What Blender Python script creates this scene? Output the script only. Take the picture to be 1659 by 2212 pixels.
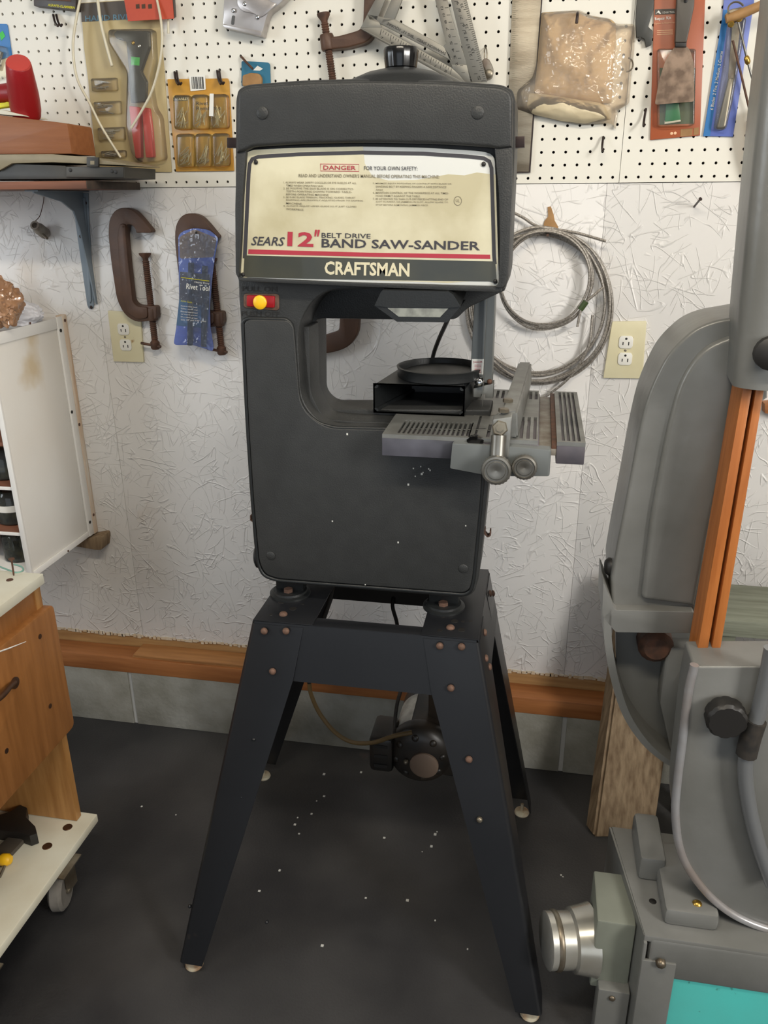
import bpy, bmesh, math, random
from mathutils import Vector, Matrix, noise
random.seed(7)
for o in list(bpy.data.objects): bpy.data.objects.remove(o)
scene = bpy.context.scene
COL = scene.collection

# ------------------------------------------------------------------ camera
CAM = Vector((0.8241, -1.9081, 1.4662))
CR = Vector((0.98310, 0.18290, -0.00658)).normalized()
CF = Vector((-0.17272, 0.91537, -0.36352)).normalized()
CU = CR.cross(CF).normalized()
FPX = 1729.63
cd = bpy.data.cameras.new('camera')
cam = bpy.data.objects.new('camera', cd)
COL.objects.link(cam)
cd.sensor_fit = 'VERTICAL'
cd.sensor_height = 36.0
cd.lens = FPX * 36.0 / 2212.0
cd.clip_start = 0.02
cam.matrix_world = Matrix(((CR.x, CU.x, -CF.x, CAM.x), (CR.y, CU.y, -CF.y, CAM.y), (CR.z, CU.z, -CF.z, CAM.z), (0, 0, 0, 1)))
scene.camera = cam

# ------------------------------------------------------------------ world, light, exposure
w = bpy.data.worlds.new('world')
scene.world = w
w.use_nodes = True
w.node_tree.nodes['Background'].inputs[0].default_value = (0.80, 0.88, 1.0, 1)
w.node_tree.nodes['Background'].inputs[1].default_value = 0.30
vs = scene.view_settings
vs.view_transform = 'Standard'
vs.look = 'None'
vs.gamma = 1.0
vs.use_curve_mapping = False
vs.exposure = 0.04

def area(name, loc, target, sx, sy, power, color):
    l = bpy.data.lights.new(name, 'AREA')
    l.shape = 'RECTANGLE'
    l.size = sx
    l.size_y = sy
    l.energy = power
    l.color = color
    o = bpy.data.objects.new(name, l)
    COL.objects.link(o)
    o.location = loc
    o.rotation_euler = (Vector(target) - Vector(loc)).to_track_quat('-Z', 'Y').to_euler()
    return o
# open garage door behind the photographer, windows in the side walls, ceiling tube
area('garage_door_daylight', (0.6, -5.6, 1.30), (0.6, 0, 1.1), 3.2, 2.0, 20, (0.84, 0.92, 1.0))
area('left_window_daylight', (-1.52, -1.55, 1.75), (0.6, -0.2, 1.1), 0.8, 0.9, 19, (0.84, 0.92, 1.0))
area('right_window_daylight', (3.1, -2.45, 2.05), (0.4, 0, 1.2), 0.9, 0.9, 92, (1.0, 0.97, 0.92))
area('ceiling_tube', (0.75, -1.75, 2.52), (0.75, -1.2, 0), 1.2, 0.14, 24, (1.0, 0.90, 0.74))

# ------------------------------------------------------------------ pixel rays -> points at a chosen real depth
def ray(x, y): return CF + CR * ((x - 829.5) / FPX) - CU * ((y - 1106.0) / FPX)
def P(x, y, Y=0.0):
    d = ray(x, y); return CAM + d * ((Y - CAM.y) / d.y)
def PZ(x, y, z):
    d = ray(x, y); return CAM + d * ((z - CAM.z) / d.z)
def PX(x, y, X):
    d = ray(x, y); return CAM + d * ((X - CAM.x) / d.x)
def crop(ox, oy, s):
    return lambda pts: [(ox + a / s, oy + b / s) for a, b in pts]

# ------------------------------------------------------------------ materials
def lin(c):
    return tuple(((v / 255.0) / 12.92 if v / 255.0 <= 0.04045 else ((v / 255.0 + 0.055) / 1.055) ** 2.4) for v in c)
def mat(name, c1, rough=0.5, metal=0.0, c2=None, scale=6.0, stretch=(1, 1, 1), bump=0.0, bscale=60.0, detail=4.0, spec=0.5, lo=0.35, hi=0.65, rvar=0.0, coat=0.0, c3=None, s3=40.0, lo3=0.62, hi3=0.7):
    m = bpy.data.materials.new(name)
    m.use_nodes = True
    nt = m.node_tree
    b = nt.nodes['Principled BSDF']
    b.inputs['Roughness'].default_value = rough
    b.inputs['Metallic'].default_value = metal
    b.inputs['Specular IOR Level'].default_value = spec
    if coat: b.inputs['Coat Weight'].default_value = coat
    a = lin(c1) + (1,)
    b.inputs['Base Color'].default_value = a
    tc = nt.nodes.new('ShaderNodeTexCoord')
    mp = nt.nodes.new('ShaderNodeMapping')
    mp.inputs['Scale'].default_value = stretch
    nt.links.new(tc.outputs['Object'], mp.inputs[0])
    last = None
    if c2:
        n = nt.nodes.new('ShaderNodeTexNoise')
        n.inputs['Scale'].default_value = scale
        n.inputs['Detail'].default_value = detail
        nt.links.new(mp.outputs[0], n.inputs['Vector'])
        r = nt.nodes.new('ShaderNodeValToRGB')
        r.color_ramp.elements[0].position = lo
        r.color_ramp.elements[1].position = hi
        r.color_ramp.elements[0].color = a
        r.color_ramp.elements[1].color = lin(c2) + (1,)
        nt.links.new(n.outputs['Fac'], r.inputs[0])
        last = r.outputs[0]
        if rvar:
            mr = nt.nodes.new('ShaderNodeMapRange')
            mr.inputs['To Min'].default_value = max(0.02, rough - rvar)
            mr.inputs['To Max'].default_value = min(1, rough + rvar)
            nt.links.new(n.outputs['Fac'], mr.inputs[0])
            nt.links.new(mr.outputs[0], b.inputs['Roughness'])
    if c3:
        n3 = nt.nodes.new('ShaderNodeTexNoise')
        n3.inputs['Scale'].default_value = s3
        n3.inputs['Detail'].default_value = 5
        nt.links.new(mp.outputs[0], n3.inputs['Vector'])
        r3 = nt.nodes.new('ShaderNodeValToRGB')
        r3.color_ramp.elements[0].position = lo3
        r3.color_ramp.elements[1].position = hi3
        r3.color_ramp.elements[0].color = (0, 0, 0, 1)
        r3.color_ramp.elements[1].color = (1, 1, 1, 1)
        nt.links.new(n3.outputs['Fac'], r3.inputs[0])
        mx = nt.nodes.new('ShaderNodeMix')
        mx.data_type = 'RGBA'
        nt.links.new(r3.outputs[0], mx.inputs[0])
        if last: nt.links.new(last, mx.inputs[6])
        else: mx.inputs[6].default_value = a
        mx.inputs[7].default_value = lin(c3) + (1,)
        last = mx.outputs[2]
    if last: nt.links.new(last, b.inputs['Base Color'])
    if bump:
        n2 = nt.nodes.new('ShaderNodeTexNoise')
        n2.inputs['Scale'].default_value = bscale
        n2.inputs['Detail'].default_value = 3
        nt.links.new(mp.outputs[0], n2.inputs['Vector'])
        bp = nt.nodes.new('ShaderNodeBump')
        bp.inputs['Strength'].default_value = bump
        bp.inputs['Distance'].default_value = 0.003
        nt.links.new(n2.outputs['Fac'], bp.inputs['Height'])
        nt.links.new(bp.outputs[0], b.inputs['Normal'])
    return m
def clear(name, tint=(255, 250, 235), amount=0.86, rough=0.12, bump=0.0, bscale=25):
    """thin clear film: mostly see-through with a glossy skin"""
    m = bpy.data.materials.new(name)
    m.use_nodes = True
    nt = m.node_tree
    for n in list(nt.nodes): nt.nodes.remove(n)
    out = nt.nodes.new('ShaderNodeOutputMaterial')
    tr = nt.nodes.new('ShaderNodeBsdfTransparent')
    tr.inputs[0].default_value = lin(tint) + (1,)
    df = nt.nodes.new('ShaderNodeBsdfDiffuse')
    df.inputs[0].default_value = lin(tint) + (1,)
    m0 = nt.nodes.new('ShaderNodeMixShader')
    m0.inputs[0].default_value = 1 - amount
    gl = nt.nodes.new('ShaderNodeBsdfGlossy')
    gl.inputs['Roughness'].default_value = rough
    fr = nt.nodes.new('ShaderNodeFresnel')
    fr.inputs[0].default_value = 1.45
    mx = nt.nodes.new('ShaderNodeMixShader')
    nt.links.new(tr.outputs[0], m0.inputs[1])
    nt.links.new(df.outputs[0], m0.inputs[2])
    nt.links.new(fr.outputs[0], mx.inputs[0])
    nt.links.new(m0.outputs[0], mx.inputs[1])
    nt.links.new(gl.outputs[0], mx.inputs[2])
    nt.links.new(mx.outputs[0], out.inputs[0])
    if bump:
        tc = nt.nodes.new('ShaderNodeTexCoord')
        n2 = nt.nodes.new('ShaderNodeTexNoise')
        n2.inputs['Scale'].default_value = bscale
        nt.links.new(tc.outputs['Object'], n2.inputs['Vector'])
        bp = nt.nodes.new('ShaderNodeBump')
        bp.inputs['Strength'].default_value = bump
        bp.inputs['Distance'].default_value = 0.01
        nt.links.new(n2.outputs['Fac'], bp.inputs['Height'])
        nt.links.new(bp.outputs[0], gl.inputs['Normal'])
        nt.links.new(bp.outputs[0], fr.inputs['Normal'])
    return m
def wood(name, c1, c2, axis='X', rough=0.5, grain=1.0, bump=0.12):
    st = {'X': (1.2, 14, 14), 'Y': (14, 1.2, 14), 'Z': (14, 14, 1.2)}[axis]
    return mat(name, c1, rough, 0, c2, scale=5.0 * grain, stretch=st, bump=bump, bscale=14, detail=7, lo=0.3, hi=0.7)
def osb_material(name):
    m = bpy.data.materials.new(name)
    m.use_nodes = True
    nt = m.node_tree
    N, L = nt.nodes, nt.links
    b = N['Principled BSDF']
    b.inputs['Roughness'].default_value = 0.42
    tc = N.new('ShaderNodeTexCoord')
    acc = None
    for i, ang in enumerate((8, 33, 57, 84, 109, 137, 163)):
        rt = N.new('ShaderNodeMapping')
        rt.inputs['Rotation'].default_value = (0, math.radians(ang), 0)
        rt.inputs['Location'].default_value = (i * 3.1, 0, i * 1.7)
        L.new(tc.outputs['Object'], rt.inputs[0])
        mp = N.new('ShaderNodeMapping')
        mp.inputs['Scale'].default_value = (8, 1, 34)
        L.new(rt.outputs[0], mp.inputs[0])
        n = N.new('ShaderNodeTexNoise')
        n.inputs['Scale'].default_value = 1.0
        n.inputs['Detail'].default_value = 0.6
        L.new(mp.outputs[0], n.inputs['Vector'])
        s = N.new('ShaderNodeMath'); s.operation = 'SUBTRACT'; s.inputs[1].default_value = 0.5
        L.new(n.outputs['Fac'], s.inputs[0])
        a = N.new('ShaderNodeMath'); a.operation = 'ABSOLUTE'
        L.new(s.outputs[0], a.inputs[0])
        r = N.new('ShaderNodeMapRange')
        r.inputs['From Min'].default_value = 0.0
        r.inputs['From Max'].default_value = 0.016
        r.inputs['To Min'].default_value = 1.0
        r.inputs['To Max'].default_value = 0.0
        L.new(a.outputs[0], r.inputs[0])
        k = N.new('ShaderNodeTexNoise')
        k.inputs['Scale'].default_value = 16.0
        k.inputs['Detail'].default_value = 1.0
        L.new(rt.outputs[0], k.inputs['Vector'])
        kr = N.new('ShaderNodeMapRange')
        kr.inputs['From Min'].default_value = 0.52
        kr.inputs['From Max'].default_value = 0.60
        L.new(k.outputs['Fac'], kr.inputs[0])
        q = N.new('ShaderNodeMath'); q.operation = 'MULTIPLY'
        L.new(r.outputs[0], q.inputs[0]); L.new(kr.outputs[0], q.inputs[1])
        if acc is None: acc = q.outputs[0]
        else:
            ad = N.new('ShaderNodeMath'); ad.operation = 'ADD'
            L.new(acc, ad.inputs[0]); L.new(q.outputs[0], ad.inputs[1]); acc = ad.outputs[0]
    bp = N.new('ShaderNodeBump')
    bp.inputs['Strength'].default_value = 0.48
    bp.inputs['Distance'].default_value = 0.004
    L.new(acc, bp.inputs['Height'])
    L.new(bp.outputs[0], b.inputs['Normal'])
    n = N.new('ShaderNodeTexNoise')
    n.inputs['Scale'].default_value = 3.2
    n.inputs['Detail'].default_value = 6
    L.new(tc.outputs['Object'], n.inputs['Vector'])
    r = N.new('ShaderNodeValToRGB')
    e = r.color_ramp.elements
    e[0].position = 0.3; e[0].color = lin((222, 220, 217)) + (1,)
    e[1].position = 0.62; e[1].color = lin((226, 223, 220)) + (1,)
    e2 = e.new(0.76); e2.color = lin((206, 192, 176)) + (1,)
    L.new(n.outputs['Fac'], r.inputs[0])
    L.new(r.outputs[0], b.inputs['Base Color'])
    return m

M = {}
M['osb'] = osb_material('painted_osb')
M['peg'] = mat('painted_hardboard', (232, 229, 218), 0.45, c2=(226, 222, 210), scale=3)
M['dark_void'] = mat('dark_backing', (70, 42, 30), 0.9, c2=(28, 20, 18), scale=18)
M['floor'] = mat('charcoal_floor', (34, 34, 36), 0.48, c2=(64, 63, 63), scale=2.6, bump=0.25, bscale=180, detail=8, c3=(96, 82, 76), s3=3.3, lo3=0.72, hi3=0.80, rvar=0.12)
M['block'] = mat('concrete_block', (146, 145, 138), 0.9, c2=(118, 116, 106), scale=9, bump=0.5, bscale=90, detail=8)
M['mortar'] = mat('mortar', (168, 168, 166), 0.9)
M['room'] = mat('room_paint', (205, 202, 196), 0.8)
M['pine'] = wood('sill_pine', (176, 138, 88), (142, 102, 60), 'X', 0.6)
M['stain'] = wood('stained_board', (166, 108, 62), (140, 86, 46), 'X', 0.5)
M['stain_light'] = wood('light_board', (178, 126, 76), (152, 104, 60), 'X', 0.55)
M['saw_grey'] = mat('textured_grey_enamel', (50, 51, 51), 0.46, c2=(46, 47, 47), scale=30, bump=0.22, bscale=420, spec=0.45)
M['saw_black'] = mat('black_plastic', (30, 32, 33), 0.42, bump=0.1, bscale=350)
M['gloss_black'] = mat('gloss_black', (14, 14, 15), 0.18)
M['stand'] = mat('stand_enamel', (24, 25, 28), 0.36, c2=(29, 30, 33), scale=5, c3=(66, 58, 52), s3=14, lo3=0.70, hi3=0.78)
M['rust_bolt'] = mat('rusty_bolt', (98, 76, 64), 0.7, 0.4, c2=(120, 92, 78), scale=120)
M['plate_white'] = mat('sign_white', (204, 206, 203), 0.35)
M['tape'] = mat('yellowed_tape', (184, 175, 142), 0.22, c2=(214, 208, 180), scale=9, bump=0.3, bscale=22, detail=6, coat=0.3)
M['ink_dark'] = mat('dark_print', (62, 60, 64), 0.4)
M['ink_small'] = mat('small_print', (122, 114, 92), 0.5)
M['ink_red'] = mat('red_print', (170, 52, 66), 0.4)
M['band_dark'] = mat('dark_band', (52, 54, 48), 0.3, c2=(72, 70, 54), scale=8, coat=0.3)
M['cream_ink'] = mat('cream_print', (212, 204, 174), 0.4)
M['red_switch'] = mat('red_switch', (150, 22, 30), 0.3)
M['yellow_button'] = mat('yellow_button', (245, 190, 28), 0.4)
M['steel'] = mat('worn_steel', (150, 148, 142), 0.38, 0.85, c2=(120, 116, 108), scale=14, rvar=0.1)
M['alu'] = mat('cast_aluminium', (150, 151, 148), 0.45, 0.6, c2=(128, 128, 124), scale=20, bump=0.1, bscale=120)
M['chrome'] = mat('chrome', (215, 215, 215), 0.1, 1.0)
M['guard_grey'] = mat('guard_grey_enamel', (104, 108, 108), 0.38)
M['bluegrey'] = mat('blue_grey_enamel', (124, 136, 146), 0.4)
M['slot_dark'] = mat('groove_dark', (38, 36, 34), 0.8)
M['table_side'] = mat('table_side_black', (44, 46, 54), 0.45, c2=(104, 98, 104), scale=9)
M['lens'] = mat('lamp_lens', (138, 140, 130), 0.15, c2=(104, 104, 96), scale=60, spec=0.7)
M['clamp'] = mat('brown_cast_iron', (92, 66, 50), 0.5, 0.15, c2=(78, 56, 44), scale=16, bump=0.15, bscale=160)
M['rust'] = mat('rusty_screw', (104, 72, 56), 0.65, 0.3, c2=(78, 58, 48), scale=60)
M['ivory'] = mat('ivory_plate', (224, 217, 184), 0.4, c2=(216, 207, 170), scale=8, c3=(170, 140, 96), s3=40, lo3=0.66, hi3=0.74)
M['white_plastic'] = mat('white_plastic', (232, 230, 222), 0.35)
M['white_paint'] = mat('white_painted_board', (226, 224, 219), 0.5, c2=(221, 216, 208), scale=3, c3=(200, 182, 152), s3=2.6, lo3=0.63, hi3=0.7)
M['white_top'] = mat('worn_white_board', (216, 214, 198), 0.5, c2=(204, 198, 178), scale=7)
M['white_trim'] = mat('white_trim', (228, 226, 222), 0.45)
M['bare_edge'] = wood('bare_edge', (206, 172, 138), (228, 220, 208), 'Z', 0.6)
M['ragged'] = mat('ragged_paint_edge', (214, 204, 186), 0.7, c2=(196, 172, 138), scale=30)
M['cart_wood'] = wood('cart_wood', (156, 104, 56), (134, 86, 42), 'Z', 0.45)
M['cart_edge'] = wood('cart_edge', (176, 130, 76), (150, 104, 54), 'Z', 0.5)
M['box_wood'] = wood('box_wood', (146, 92, 54), (130, 78, 42), 'X', 0.5)
M['shelf_wood'] = wood('shelf_wood', (132, 84, 62), (104, 68, 52), 'X', 0.6)
M['shelf_end'] = wood('shelf_end', (84, 70, 60), (64, 54, 48), 'X', 0.7)
M['bronze'] = mat('dark_bronze', (74, 54, 44), 0.4, 0.6, c2=(98, 70, 50), scale=30)
M['rubber'] = mat('grey_rubber', (132, 128, 122), 0.6, c2=(96, 92, 86), scale=12)
M['zinc'] = mat('zinc', (150, 144, 130), 0.4, 0.8, c2=(112, 100, 84), scale=20)
M['old_wood'] = wood('weathered_lumber', (148, 128, 102), (104, 84, 62), 'Z', 0.8, 1.3, 0.4)
M['grey_wood'] = wood('grey_bench_wood', (140, 144, 128), (112, 114, 98), 'X', 0.8, 1.0, 0.3)
M['oak'] = wood('oak_strip', (182, 112, 56), (156, 90, 40), 'Z', 0.42, 1.2)
M['grey_cast'] = mat('grey_hammered_casting', (124, 124, 121), 0.34, 0.15, c2=(110, 110, 106), scale=6, bump=0.22, bscale=34, spec=0.5)
M['grey_cast2'] = mat('grey_green_enamel', (134, 138, 126), 0.42, 0.1, c2=(122, 125, 114), scale=8, bump=0.08, bscale=60)
M['teal'] = mat('turquoise_paint', (84, 200, 192), 0.4, c2=(88, 190, 182), scale=5, c3=(58, 96, 84), s3=26, lo3=0.66, hi3=0.7)
M['rim'] = mat('polished_rim', (176, 179, 183), 0.26, 0.45, c2=(150, 140, 134), scale=9)
M['hose'] = mat('grey_conduit', (134, 136, 138), 0.32, 0.5)
M['tape_black'] = mat('friction_tape', (58, 52, 46), 0.6, c2=(36, 34, 32), scale=60)
M['duct'] = mat('galvanised_duct', (206, 205, 198), 0.25, 0.7, c2=(176, 172, 160), scale=9)
M['cable'] = mat('steel_cable', (166, 160, 152), 0.45, 0.4, c2=(112, 106, 98), scale=300, stretch=(1, 1, 1))
M['black_rubber'] = mat('black_cord', (22, 22, 22), 0.5)
M['brown_cord'] = mat('brown_cord', (98, 78, 44), 0.6)
M['motor'] = mat('motor_black', (22, 21, 20), 0.4, c2=(46, 38, 30), scale=14)
M['label_grey'] = mat('motor_label', (152, 150, 144), 0.5, c2=(120, 118, 112), scale=40)
M['motor_hub'] = mat('dusty_hub', (110, 92, 78), 0.7)
M['card_tan'] = mat('tan_card', (190, 172, 128), 0.5, c2=(178, 160, 116), scale=6)
M['card_dark'] = mat('dark_print_band', (78, 70, 62), 0.5)
M['print_blue'] = mat('blue_print', (84, 122, 140), 0.5)
M['tool_dark'] = mat('dark_tool', (58, 56, 52), 0.35, 0.4)
M['red_grip'] = mat('red_grip', (206, 48, 34), 0.35)
M['orange_red'] = mat('orange_red_paper', (190, 78, 50), 0.5, c2=(180, 68, 44), scale=20)
M['green_tag'] = mat('green_sticker', (58, 190, 74), 0.5)
M['amber'] = mat('amber_card', (196, 146, 56), 0.35, c2=(186, 134, 46), scale=10)
M['pale_amber'] = mat('pale_amber_paper', (214, 182, 104), 0.5)
M['clear'] = clear('clear_blister', (254, 251, 242), 0.95)
M['clear_amber'] = clear('amber_blister', (253, 244, 216), 0.95)
M['clear_blue'] = clear('blue_film', (226, 234, 250), 0.93, 0.1, 0.8, 40)
M['clear_bag'] = clear('plastic_bag', (253, 247, 238), 0.86, 0.12, 1.0, 34)
M['glass'] = clear('jar_glass', (225, 235, 228), 0.96, 0.04)
M['tube_plastic'] = mat('milky_tube', (206, 198, 174), 0.3, spec=0.6)
M['rivet_metal'] = mat('rivet_metal', (196, 194, 186), 0.3, 0.4)
M['nickel'] = mat('nickel_plate', (186, 182, 180), 0.3, 0.55, c2=(166, 160, 158), scale=20)
M['black_box'] = mat('black_box', (36, 32, 30), 0.4, c2=(74, 58, 50), scale=12)
M['print_yellow'] = mat('yellow_print', (214, 206, 40), 0.5)
M['blue_card'] = mat('blue_card', (34, 112, 178), 0.4)
M['blue_card2'] = mat('blue_violet_card', (66, 92, 170), 0.4, c2=(104, 120, 196), scale=5)
M['teal_card'] = mat('teal_card', (40, 108, 136), 0.5)
M['tan_blob'] = mat('tan_leather', (170, 130, 82), 0.6, c2=(146, 108, 64), scale=30)
M['red_tool'] = mat('red_plastic', (152, 22, 28), 0.4, bump=0.15, bscale=260)
M['red_cap'] = mat('red_cap', (190, 66, 58), 0.6)
M['beige_plate'] = mat('beige_plate', (150, 138, 112), 0.5, c2=(130, 120, 96), scale=9)
M['black_base'] = mat('black_base', (44, 44, 42), 0.5, c2=(70, 66, 58), scale=7)
M['kraft'] = mat('kraft_paper', (204, 176, 132), 0.6, c2=(190, 160, 116), scale=8, bump=0.5, bscale=22)
M['bag_paper'] = mat('pale_paper', (222, 208, 176), 0.5, c2=(200, 184, 150), scale=14, bump=0.6, bscale=26)
M['brown_film'] = mat('brown_film', (172, 132, 100), 0.28, c2=(148, 110, 80), scale=16, bump=0.5, bscale=40, coat=0.5)
M['cloth_white'] = mat('white_cloth', (226, 226, 232), 0.8)
M['ruler'] = mat('worn_ruler', (158, 150, 134), 0.4, 0.6, c2=(128, 118, 102), scale=7, stretch=(1, 1, 6), bump=0.1, bscale=100)
M['ruler_edge'] = mat('ruler_edge', (42, 28, 26), 0.6)
M['square'] = mat('speed_square_alloy', (132, 130, 122), 0.42, 0.5, c2=(118, 115, 108), scale=8)
M['etch'] = mat('black_etching', (34, 32, 30), 0.6)
M['orange_card'] = mat('orange_card', (172, 90, 52), 0.4, c2=(162, 80, 46), scale=7)
M['orange_print'] = mat('pale_orange_print', (236, 190, 150), 0.5)
M['green_dark'] = mat('dark_green_print', (62, 78, 44), 0.4)
M['green_tube'] = mat('green_tube', (20, 132, 82), 0.3)
M['putty_blade'] = mat('rusty_blade', (150, 128, 110), 0.6, 0.4, c2=(104, 86, 72), scale=45)
M['grey_handle'] = mat('grey_handle', (76, 70, 62), 0.45)
M['grey_black'] = mat('dark_grey_tool', (58, 58, 54), 0.5)
M['handle_wood'] = wood('turned_handle', (206, 152, 78), (184, 124, 56), 'Z', 0.4)
M['hook_dark'] = mat('dark_hook', (54, 42, 40), 0.4, 0.5)
M['grey_soft'] = mat('grey_fitting', (146, 142, 132), 0.5, 0.3, c2=(116, 104, 94), scale=40)
M['speck'] = mat('paint_specks', (206, 206, 200), 0.6)
M['brass'] = mat('brass', (180, 146, 72), 0.3, 0.9)
M['jar_fill'] = mat('hardware', (96, 84, 56), 0.35, 0.8, c2=(40, 36, 30), scale=70)
M['teal_pen'] = mat('teal_marker', (120, 160, 146), 0.6)
M['felt'] = mat('glide_foot', (186, 180, 160), 0.5, c2=(150, 120, 90), scale=40)
M['cap_black'] = mat('black_cap', (30, 28, 26), 0.5)
M['paint_rubbed'] = mat('rubbed_enamel', (92, 92, 102), 0.4, c2=(60, 60, 66), scale=12)

# ------------------------------------------------------------------ mesh helpers
def link(name, bm, m, parent=None, smooth=35):
    me = bpy.data.meshes.new(name)
    bmesh.ops.recalc_face_normals(bm, faces=bm.faces)
    if smooth:
        ca = math.radians(smooth)
        for f in bm.faces: f.smooth = True
        for e in bm.edges:
            e.smooth = len(e.link_faces) == 2 and e.calc_face_angle(0) < ca
    bm.to_mesh(me)
    bm.free()
    me.materials.append(M[m] if isinstance(m, str) else m)
    o = bpy.data.objects.new(name, me)
    COL.objects.link(o)
    if parent is not None:
        o.parent = parent
        if parent.type == 'EMPTY':
            o.matrix_parent_inverse = Matrix.Translation(-Vector(parent.location))
    return o
def thing(name, label, cat, loc, group=None):
    o = bpy.data.objects.new(name, None)
    COL.objects.link(o)
    o.location = loc
    o.empty_display_size = 0.02
    o['label'] = label
    o['category'] = cat
    if group: o['group'] = group
    return o
def tag(o, label, cat, group=None):
    o['label'] = label
    o['category'] = cat
    if group: o['group'] = group
    return o
def struct(o):
    o['kind'] = 'structure'
    return o
def bm_new(): return bmesh.new()
def add_box(bm, lo, hi, bevel=0.0, seg=2):
    r = bmesh.ops.create_cube(bm, size=1.0)
    vs_ = r['verts']
    lo, hi = Vector(lo), Vector(hi)
    for v in vs_:
        v.co = Vector((lo.x + (v.co.x + .5) * (hi.x - lo.x), lo.y + (v.co.y + .5) * (hi.y - lo.y), lo.z + (v.co.z + .5) * (hi.z - lo.z)))
    if bevel:
        es = set(e for v in vs_ for e in v.link_edges)
        bmesh.ops.bevel(bm, geom=list(es), offset=bevel, segments=seg, affect='EDGES', profile=0.5)
    return bm
def box(name, lo, hi, m, parent=None, bevel=0.002):
    return link(name, add_box(bm_new(), lo, hi, bevel), m, parent)
def add_hexa(bm, a, b):
    """solid between two loops of equal length (any planar loops)"""
    va = [bm.verts.new(p) for p in a]
    vb = [bm.verts.new(p) for p in b]
    n = len(a)
    fa = bm.faces.new(va)
    fb = bm.faces.new(vb[::-1])
    for i in range(n):
        j = (i + 1) % n
        bm.faces.new((va[j], va[i], vb[i], vb[j]))
    return va, vb, fa, fb
def prism(name, loop, vec, m, parent=None, bevel=0.0, seg=2, smooth=35):
    """loop of 3D points (front), extruded by vec; front edge bevelled"""
    bm = bm_new()
    vec = Vector(vec)
    va, vb, fa, fb = add_hexa(bm, loop, [Vector(p) + vec for p in loop])
    bmesh.ops.recalc_face_normals(bm, faces=bm.faces)
    if bevel:
        es = [e for e in fa.edges]
        bmesh.ops.bevel(bm, geom=es, offset=bevel, segments=seg, affect='EDGES', profile=0.5, clamp_overlap=True)
    return link(name, bm, m, parent, smooth)
def fillet(pts, r, n=5):
    """round the corners of a closed list of 2D points; r number or list"""
    out = []
    N = len(pts)
    for i in range(N):
        p0, p1, p2 = Vector(pts[i - 1]), Vector(pts[i]), Vector(pts[(i + 1) % N])
        rr = r[i] if isinstance(r, (list, tuple)) else r
        if rr <= 0:
            out.append(tuple(p1)); continue
        a, b = (p0 - p1), (p2 - p1)
        la, lb = a.length, b.length
        d = min(rr, la * .48, lb * .48)
        s, e = p1 + a / la * d, p1 + b / lb * d
        for k in range(n + 1):
            t = k / n
            out.append(tuple(s * (1 - t) ** 2 + p1 * 2 * t * (1 - t) + e * t * t))
    return out
def onY(pts, Y): return [P(a, b, Y) for a, b in pts]
def ypoly(name, pts, Yf, th, m, parent=None, r=0, bevel=0.0, seg=2, n=4):
    """outline in photo pixels standing on the plane y = Yf, th metres thick"""
    q = fillet(pts, r, n) if r else pts
    return prism(name, onY(q, Yf), (0, th, 0), m, parent, bevel, seg)
def spline(pts, n=8, closed=False):
    pts = [Vector(p) for p in pts]
    out = []
    N = len(pts)
    rng = range(N) if closed else range(N - 1)
    for i in rng:
        if closed: p0, p1, p2, p3 = pts[i - 1], pts[i], pts[(i + 1) % N], pts[(i + 2) % N]
        else:
            p1, p2 = pts[i], pts[i + 1]
            p0 = pts[i - 1] if i > 0 else p1 * 2 - p2
            p3 = pts[i + 2] if i + 2 < N else p2 * 2 - p1
        for k in range(n):
            t = k / n
            out.append(0.5 * ((2 * p1) + (p2 - p0) * t + (2 * p0 - 5 * p1 + 4 * p2 - p3) * t * t + (3 * p1 - p0 - 3 * p2 + p3) * t ** 3))
    if not closed: out.append(pts[-1])
    return out
def add_tube(bm, pts, r, seg=8, closed=False):
    pts = [Vector(p) for p in pts]
    N = len(pts)
    rings = []
    up = None
    for i in range(N):
        if closed: t = pts[(i + 1) % N] - pts[i - 1]
        else: t = pts[min(i + 1, N - 1)] - pts[max(i - 1, 0)]
        t.normalize()
        if up is None:
            up = Vector((0, 0, 1)) if abs(t.z) < 0.9 else Vector((0, 1, 0))
        s = t.cross(up)
        if s.length < 1e-6: s = t.orthogonal()
        s.normalize()
        up = s.cross(t).normalized()
        rr = r[i] if isinstance(r, (list, tuple)) else r
        rings.append([bm.verts.new(pts[i] + (s * math.cos(2 * math.pi * k / seg) + up * math.sin(2 * math.pi * k / seg)) * rr) for k in range(seg)])
    for i in range(N if closed else N - 1):
        a, b = rings[i], rings[(i + 1) % N]
        for k in range(seg):
            bm.faces.new((a[k], a[(k + 1) % seg], b[(k + 1) % seg], b[k]))
    if not closed:
        bm.faces.new(rings[0][::-1])
        bm.faces.new(rings[-1])
    return bm
def tube(name, pts, r, m, parent=None, seg=8, closed=False):
    return link(name, add_tube(bm_new(), pts, r, seg, closed), m, parent, 50)
def add_lathe(bm, prof, org, axis, seg=24, sx=1.0):
    org, axis = Vector(org), Vector(axis).normalized()
    a = axis.orthogonal().normalized()
    b = axis.cross(a)
    rings = []
    for rr, h in prof:
        rings.append([bm.verts.new(org + axis * h + (a * math.cos(2 * math.pi * k / seg) * sx + b * math.sin(2 * math.pi * k / seg)) * max(rr, 1e-5)) for k in range(seg)])
    for i in range(len(rings) - 1):
        for k in range(seg):
            bm.faces.new((rings[i][k], rings[i][(k + 1) % seg], rings[i + 1][(k + 1) % seg], rings[i + 1][k]))
    bm.faces.new(rings[0][::-1])
    bm.faces.new(rings[-1])
    return bm
def lathe(name, prof, org, axis, m, parent=None, seg=24, smooth=40):
    return link(name, add_lathe(bm_new(), prof, org, axis, seg), m, parent, smooth)
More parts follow.
